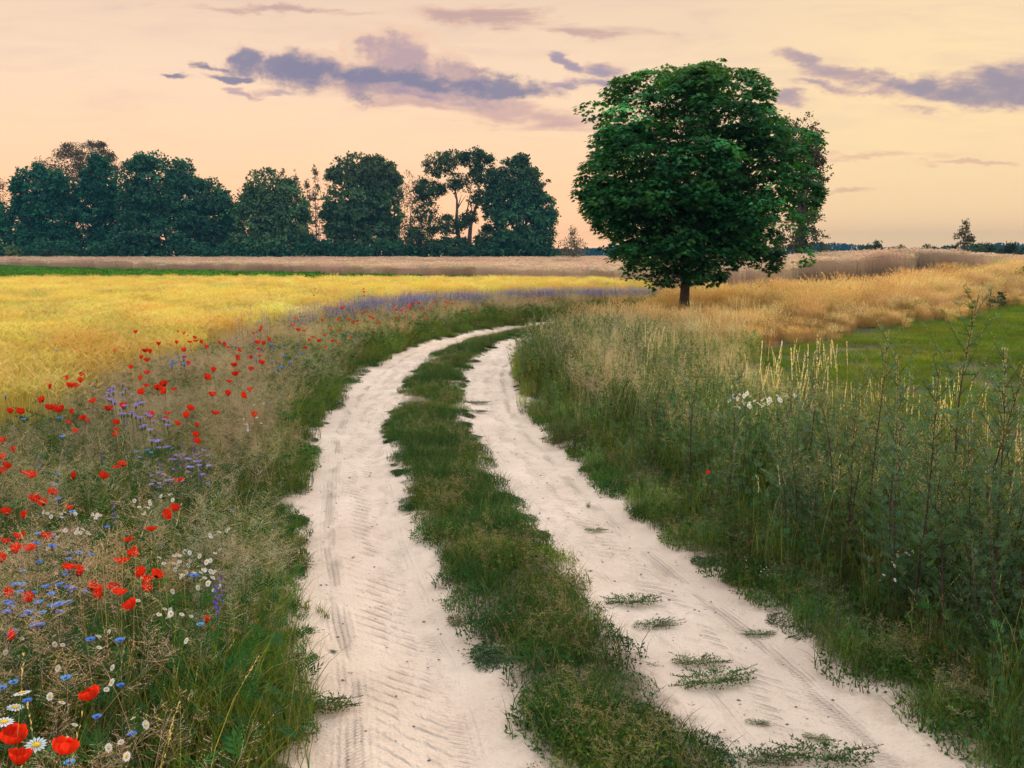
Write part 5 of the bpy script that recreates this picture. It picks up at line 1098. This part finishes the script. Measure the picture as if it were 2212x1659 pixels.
def build_mugwort():
    G_ = 'mugwort plants in the verges'
    spec = [(2083, 628, 1.80, 'tallest mugwort on the right, its pale tip reaching over the dry grass bank'), (1903, 708, 1.62, 'mugwort with drooping tip in front of the green meadow, left of the tallest one'), (1950, 758, 1.52, 'mugwort just right of the one with the drooping tip'), (2012, 770, 1.5, 'mugwort between the two tallest ones'),
            (2142, 765, 1.52, 'mugwort right of the tallest one'), (2196, 740, 1.6, 'mugwort at the right edge of the picture'), (1494, 752, 1.32, 'mugwort with a single dark stem in the middle of the right weeds'), (1408, 745, 1.2, 'mugwort left of the single dark stemmed one'),
            (1152, 668, 1.15, 'grey green mugwort rising at the bend where the right rut disappears'), (1182, 668, 1.12, 'second grey green mugwort at the bend of the track'), (1228, 690, 1.1, 'third mugwort right of the bend of the track'), (1130, 700, 0.95, 'short mugwort at the edge of the right rut at the bend'), (1142, 682, 1.05, 'mugwort squeezed between the first two at the bend'), (1168, 690, 1.0, 'mugwort low behind the front two at the bend'), (1205, 684, 1.05, 'mugwort between the second and third at the bend'), (1126, 735, 0.75, 'lowest mugwort hiding the end of the right rut'), (1140, 745, 0.7, 'bushy low mugwort beside the one hiding the rut end'),
            (1590, 790, 1.2, 'mugwort left of the daisy patch on the right'), (1735, 870, 1.2, 'mugwort right of the daisy patch'), (1835, 880, 1.25, 'leaning mugwort below the pale seed spikes'), (1770, 960, 1.05, 'dark stemmed mugwort in the lower middle of the right weeds'), (2120, 900, 1.3, 'bushy mugwort below the tallest one'), (1690, 960, 1.0, 'slender mugwort beside the right hand poppies'),
            (1950, 930, 1.2, 'many branched mugwort in the middle of the near right weeds'), (2060, 960, 1.15, 'near mugwort with dense dark leaves right of centre'), (1320, 830, 0.95, 'mugwort nearest the daisies by the right rut'), (1270, 790, 0.95, 'mugwort at the rut edge before the bend'), (2180, 1000, 1.1, 'large leafy mugwort at the lower right edge'),
            (450, 1085, 0.75, 'dark stemmed mugwort in the left verge'), (472, 1110, 0.72, 'second dark stemmed mugwort in the left verge'), (505, 950, 0.75, 'mugwort in the left verge above the two dark stemmed ones')]
    for i, (x, y, h, l) in enumerate(spec):
        h = off_track(x, y, h, 1.4 if 1100 < x < 1260 and y < 760 else 1.85); w3 = pix(x, y, h); thing('mugwort', MUG[i % 6], (w3[0], w3[1], float(hill(w3[0], w3[1])) - 0.03), rs.rand() * 6.3, h / 1.5, l, 'mugwort', G_)
    for k in range(24):
        X = rs.uniform(1.75, 3.6); Y = rs.uniform(3.4, 6.6); o, _ = track(np.array([X]), np.array([Y]))
        if o[0] < 1.9 or X > 0.6 * Y + 0.4: continue
        h = rs.uniform(1.0, 1.42)
        sxp = CX + F * X / Y; d = ('left of the tallest one' if sxp < 2000 else 'under the tallest one' if sxp < 2140 else 'at the right edge')
        thing('mugwort', MUG[rs.randint(6)], (X, Y, -0.03), rs.rand() * 6.3, h / 1.5, f'tall dark stemmed mugwort {"in front, " if Y < 4.6 else "in the thick of the weeds, "}{d}', 'mugwort', G_)
    n = 0
    while n < 105:
        X = rs.uniform(0.5, 5.0); Y = 2.6 + 17 * rs.rand() ** 1.3; o, _ = track(np.array([X]), np.array([Y])); o = o[0]
        if not (1.75 < o < 4.2) or inpoly(np.array([X]), np.array([Y]), MEADOW)[0] or X > 0.575 * Y + 0.8: continue
        h = rs.uniform(0.6, 0.95) + 0.2 * (o > 2.4)
        if Y > 9.5 and X > 2.2: h *= 0.75
        sxp = CX + F * X / Y; d = ('right of the bend' if sxp < 1300 else 'below the maple' if sxp < 1560 else 'under the pale seed spikes' if sxp < 1850 else 'under the tallest mugwort' if sxp < 2120 else 'at the right edge')
        q = 'large ' if Y < 4.5 else 'medium ' if Y < 7 else 'small ' if Y < 11 else 'tiny looking '
        e = 'beside the right rut' if o < 2.3 else 'deeper in the weeds'
        thing('mugwort', MUG[rs.randint(6)], (X, Y, -0.03), rs.rand() * 6.3, h / 1.5 * np.array([1.15, 1.15, 1.0]), f'{q}mugwort {e}, {d}', 'mugwort', G_); n += 1
build_mugwort()

# pale stalks, stray tufts and creeping plants on the track
def build_strays():
    g = Geo(); t = np.linspace(0, 1, 8)[:, None]; P = np.array([0.06, 0, 0]) * t ** 2 + np.array([0, 0, 0.85]) * t
    g.tube(P[None], np.linspace(0.0024, 0.001, 8)[None], np.tile(np.array((0.50, 0.44, 0.20)), (1, 8, 1)), 5)
    h = Geo(); tip = P[-1:]; airy(h, 1, 0.0, 0.85, 0.851, 0.05, (0.4, 0.33, 0.18), (0.45, 0.33, 0.2), 0.24, 60, 0.07, 0.0012, 0.0035)
    st = [('stalk', g.mesh('grass_stalk', M_STRAW)), ('seed_head', h.mesh('grass_seed_head', M_STRAW))]
    for i, (x, y) in enumerate(frombox(0, 1150, 3.2083, [(590, 1000), (765, 1050), (845, 1010), (930, 1060), (1000, 900), (1150, 900), (640, 850), (820, 900), (1220, 900), (1310, 880)])):
        w3 = pix(x, y, 0.2)
        thing('grass_stalk', st, (w3[0], w3[1], -0.02), rs.rand() * 6.3, float(rnd(1, 0.8, 1.02)[0]), 'long pale grass stalk standing in front of the daisies in the near left verge', 'grass stalk', 'pale grass stalks in the near left verge')
    tuft = Geo(); blades(tuft, 34, 0.03, 0.05, 0.11, 0.0035, 0.9, (0.10, 0.13, 0.03), (0.26, 0.26, 0.06), 4); tuft = tuft.mesh('grass_tuft', M_GRASS)
    for (x, y, s_, l) in [(660, 1312, 1.0, 'yellowish grass tuft, leftmost of the three on the left rut'), (690, 1318, 0.8, 'grass tuft, middle one of the three on the left rut'), (704, 1330, 0.8, 'small grass tuft, lowest of the three on the left rut'), (640, 1080, 0.8, 'grass tuft at the left border of the left rut'), (1270, 1092, 0.7, 'grass tuft at the right border of the right rut'), (1100, 1590, 0.7, 'dry grass tuft on the left rut beside the middle strip')]:
        w3 = pix(x, y, -0.03); thing('grass_tuft', tuft, (w3[0], w3[1], -0.045), rs.rand() * 6, s_, l, 'grass tuft', 'grass tufts growing on the track')
    mats = []
    for k in range(3):
        g = Geo(); n = 620; B = disc(n, 0.14) * np.array([1.3, 0.6, 1]); B[:, 2] = rnd(n, 0.004, 0.045)
        g.kites(B, hor(n) + np.array([0, 0, 0.5]), nrm(np.array([0, 0, 1.0]) + .7 * dirs(n)), rnd(n, .011, .02), rnd(n, .005, .009), cv([(0.05, 0.11, 0.022), (0.04, 0.09, 0.025), (0.09, 0.13, 0.03)][k], n, .25))
        r = Geo(); m = 14; D = hor(m) * np.array([1.4, 0.7, 1]); tt = np.linspace(0, 1, 5)[None, :, None]; Pr = D[:, None] * 0.17 * tt * rnd(m, 0.6, 1.2)[:, None, None] + np.array([0, 0, 1]) * np.array([0.002, 0.02, 0.03, 0.03, 0.04])[None, :, None]
        r.tube(Pr, np.full((m, 5), 0.0011), np.tile(np.array((0.14, 0.08, 0.045)), (m, 5, 1)), 4)
        i = np.repeat(np.arange(m), 26); q = rnd(len(i), 0.3, 1); a_ = (q * 3.999).astype(int); f = (q * 3.999) - a_
        Q = Pr[i, a_] * (1 - f)[:, None] + Pr[i, a_ + 1] * f[:, None]; g.kites(Q, hor(len(i)) + np.array([0, 0, 0.8]), dirs(len(i)), rnd(len(i), .009, .018), rnd(len(i), .004, .008), cv((0.05, 0.10, 0.035), len(i), .25))
        mats.append([('foliage', g.mesh('knotgrass_foliage', M_LEAF)), ('runners', r.mesh('knotgrass_runners', M_STEM))])
    for i, (x, y, s_, l) in enumerate([(655, 1520, 1.15, 'wide dark knotgrass mat reaching into the left rut from the left'), (595, 1512, 1.0, 'knotgrass mat left of the wide one at the left rut'), (705, 1524, 0.7, 'tip of knotgrass at the right end of the wide mat'), (1362, 1298, 0.95, 'knotgrass mat, uppermost of those standing free on the right rut'), (1412, 1348, 0.7, 'knotgrass mat just below the uppermost one on the right rut'), (1508, 1428, 0.75, 'knotgrass mat above the wide one on the right rut'),
                                       (1545, 1468, 1.1, 'wide knotgrass mat in the middle of the right rut'), (1635, 1555, 0.3, 'tiny knotgrass plant below the wide mat on the right rut'), (1765, 1588, 0.35, 'tiny knotgrass plant above the lowest mat on the right rut'), (1780, 1632, 1.1, 'lowest wide knotgrass mat on the right rut'), (1620, 1640, 0.9, 'knotgrass at the bottom beside the middle strip'), (1285, 1142, 0.45, 'small knotgrass plant on the upper right rut'), (1030, 870, 0.9, 'flat yellowish mat far up the right rut'),
                                       (1030, 888, 0.7, 'small flat mat below the yellowish one far up the right rut'), (1245, 1236, 0.5, 'small knotgrass sprig left on the right rut'), (1640, 1365, 0.5, 'knotgrass sprig at the outer edge of the right rut'), (640, 1362, 0.55, 'knotgrass sprig above the violet larkspur at the left rut'), (620, 1590, 0.6, 'knotgrass sprig low at the left border of the track'), (630, 1200, 0.45, 'sparse knotgrass at the left border of the left rut'), (708, 1402, 0.25, 'tiny dark sprig on the tyre prints of the left rut')]):
        w3 = pix(x, y, -0.03); thing('knotgrass', mats[i % 3], (w3[0], w3[1], -0.05), rs.uniform(-0.4, 0.4), s_, l, 'knotgrass', 'knotgrass mats on the track')
    # small stones and crumbs of soil
    pr = []
    for k in range(3):
        g = Geo(); an = np.arange(7) * 2 * PI / 7; V = [[0, 0, -0.4]] + [[math.cos(a) * rs.uniform(.8, 1.1), math.sin(a) * rs.uniform(.6, 1.0), rs.uniform(-.1, .15)] for a in an] + [[0.1, 0, 0.55]]
        F_ = [(0, 1 + (i + 1) % 7, 1 + i) for i in range(7)] + [(8, 1 + i, 1 + (i + 1) % 7) for i in range(7)]; g.raw(np.array(V), (0.2, 0.17, 0.16), np.array(F_)); pr.append(g.mesh('pebble', M_STONE))
    def m(X, Y):
        o, _ = track(X, Y); a = np.abs(o); return (a > 0.4) & (a < 1.35)
    X1, Y1 = sample(-4, 4, 2.5, 8, 200, m); X2, Y2 = sample(-4, 4, 8, 20, 40, m); X = np.concatenate([X1, X2]); Y = np.concatenate([Y1, Y2])
    scatter('pebbles', pr, X, Y, 0.0016 + 0.009 * rnd(len(X)) ** 7 + 0.002 * (Y > 8), tints(len(X), (1, 1, 1), 0.1), zoff=-0.052)
build_strays()
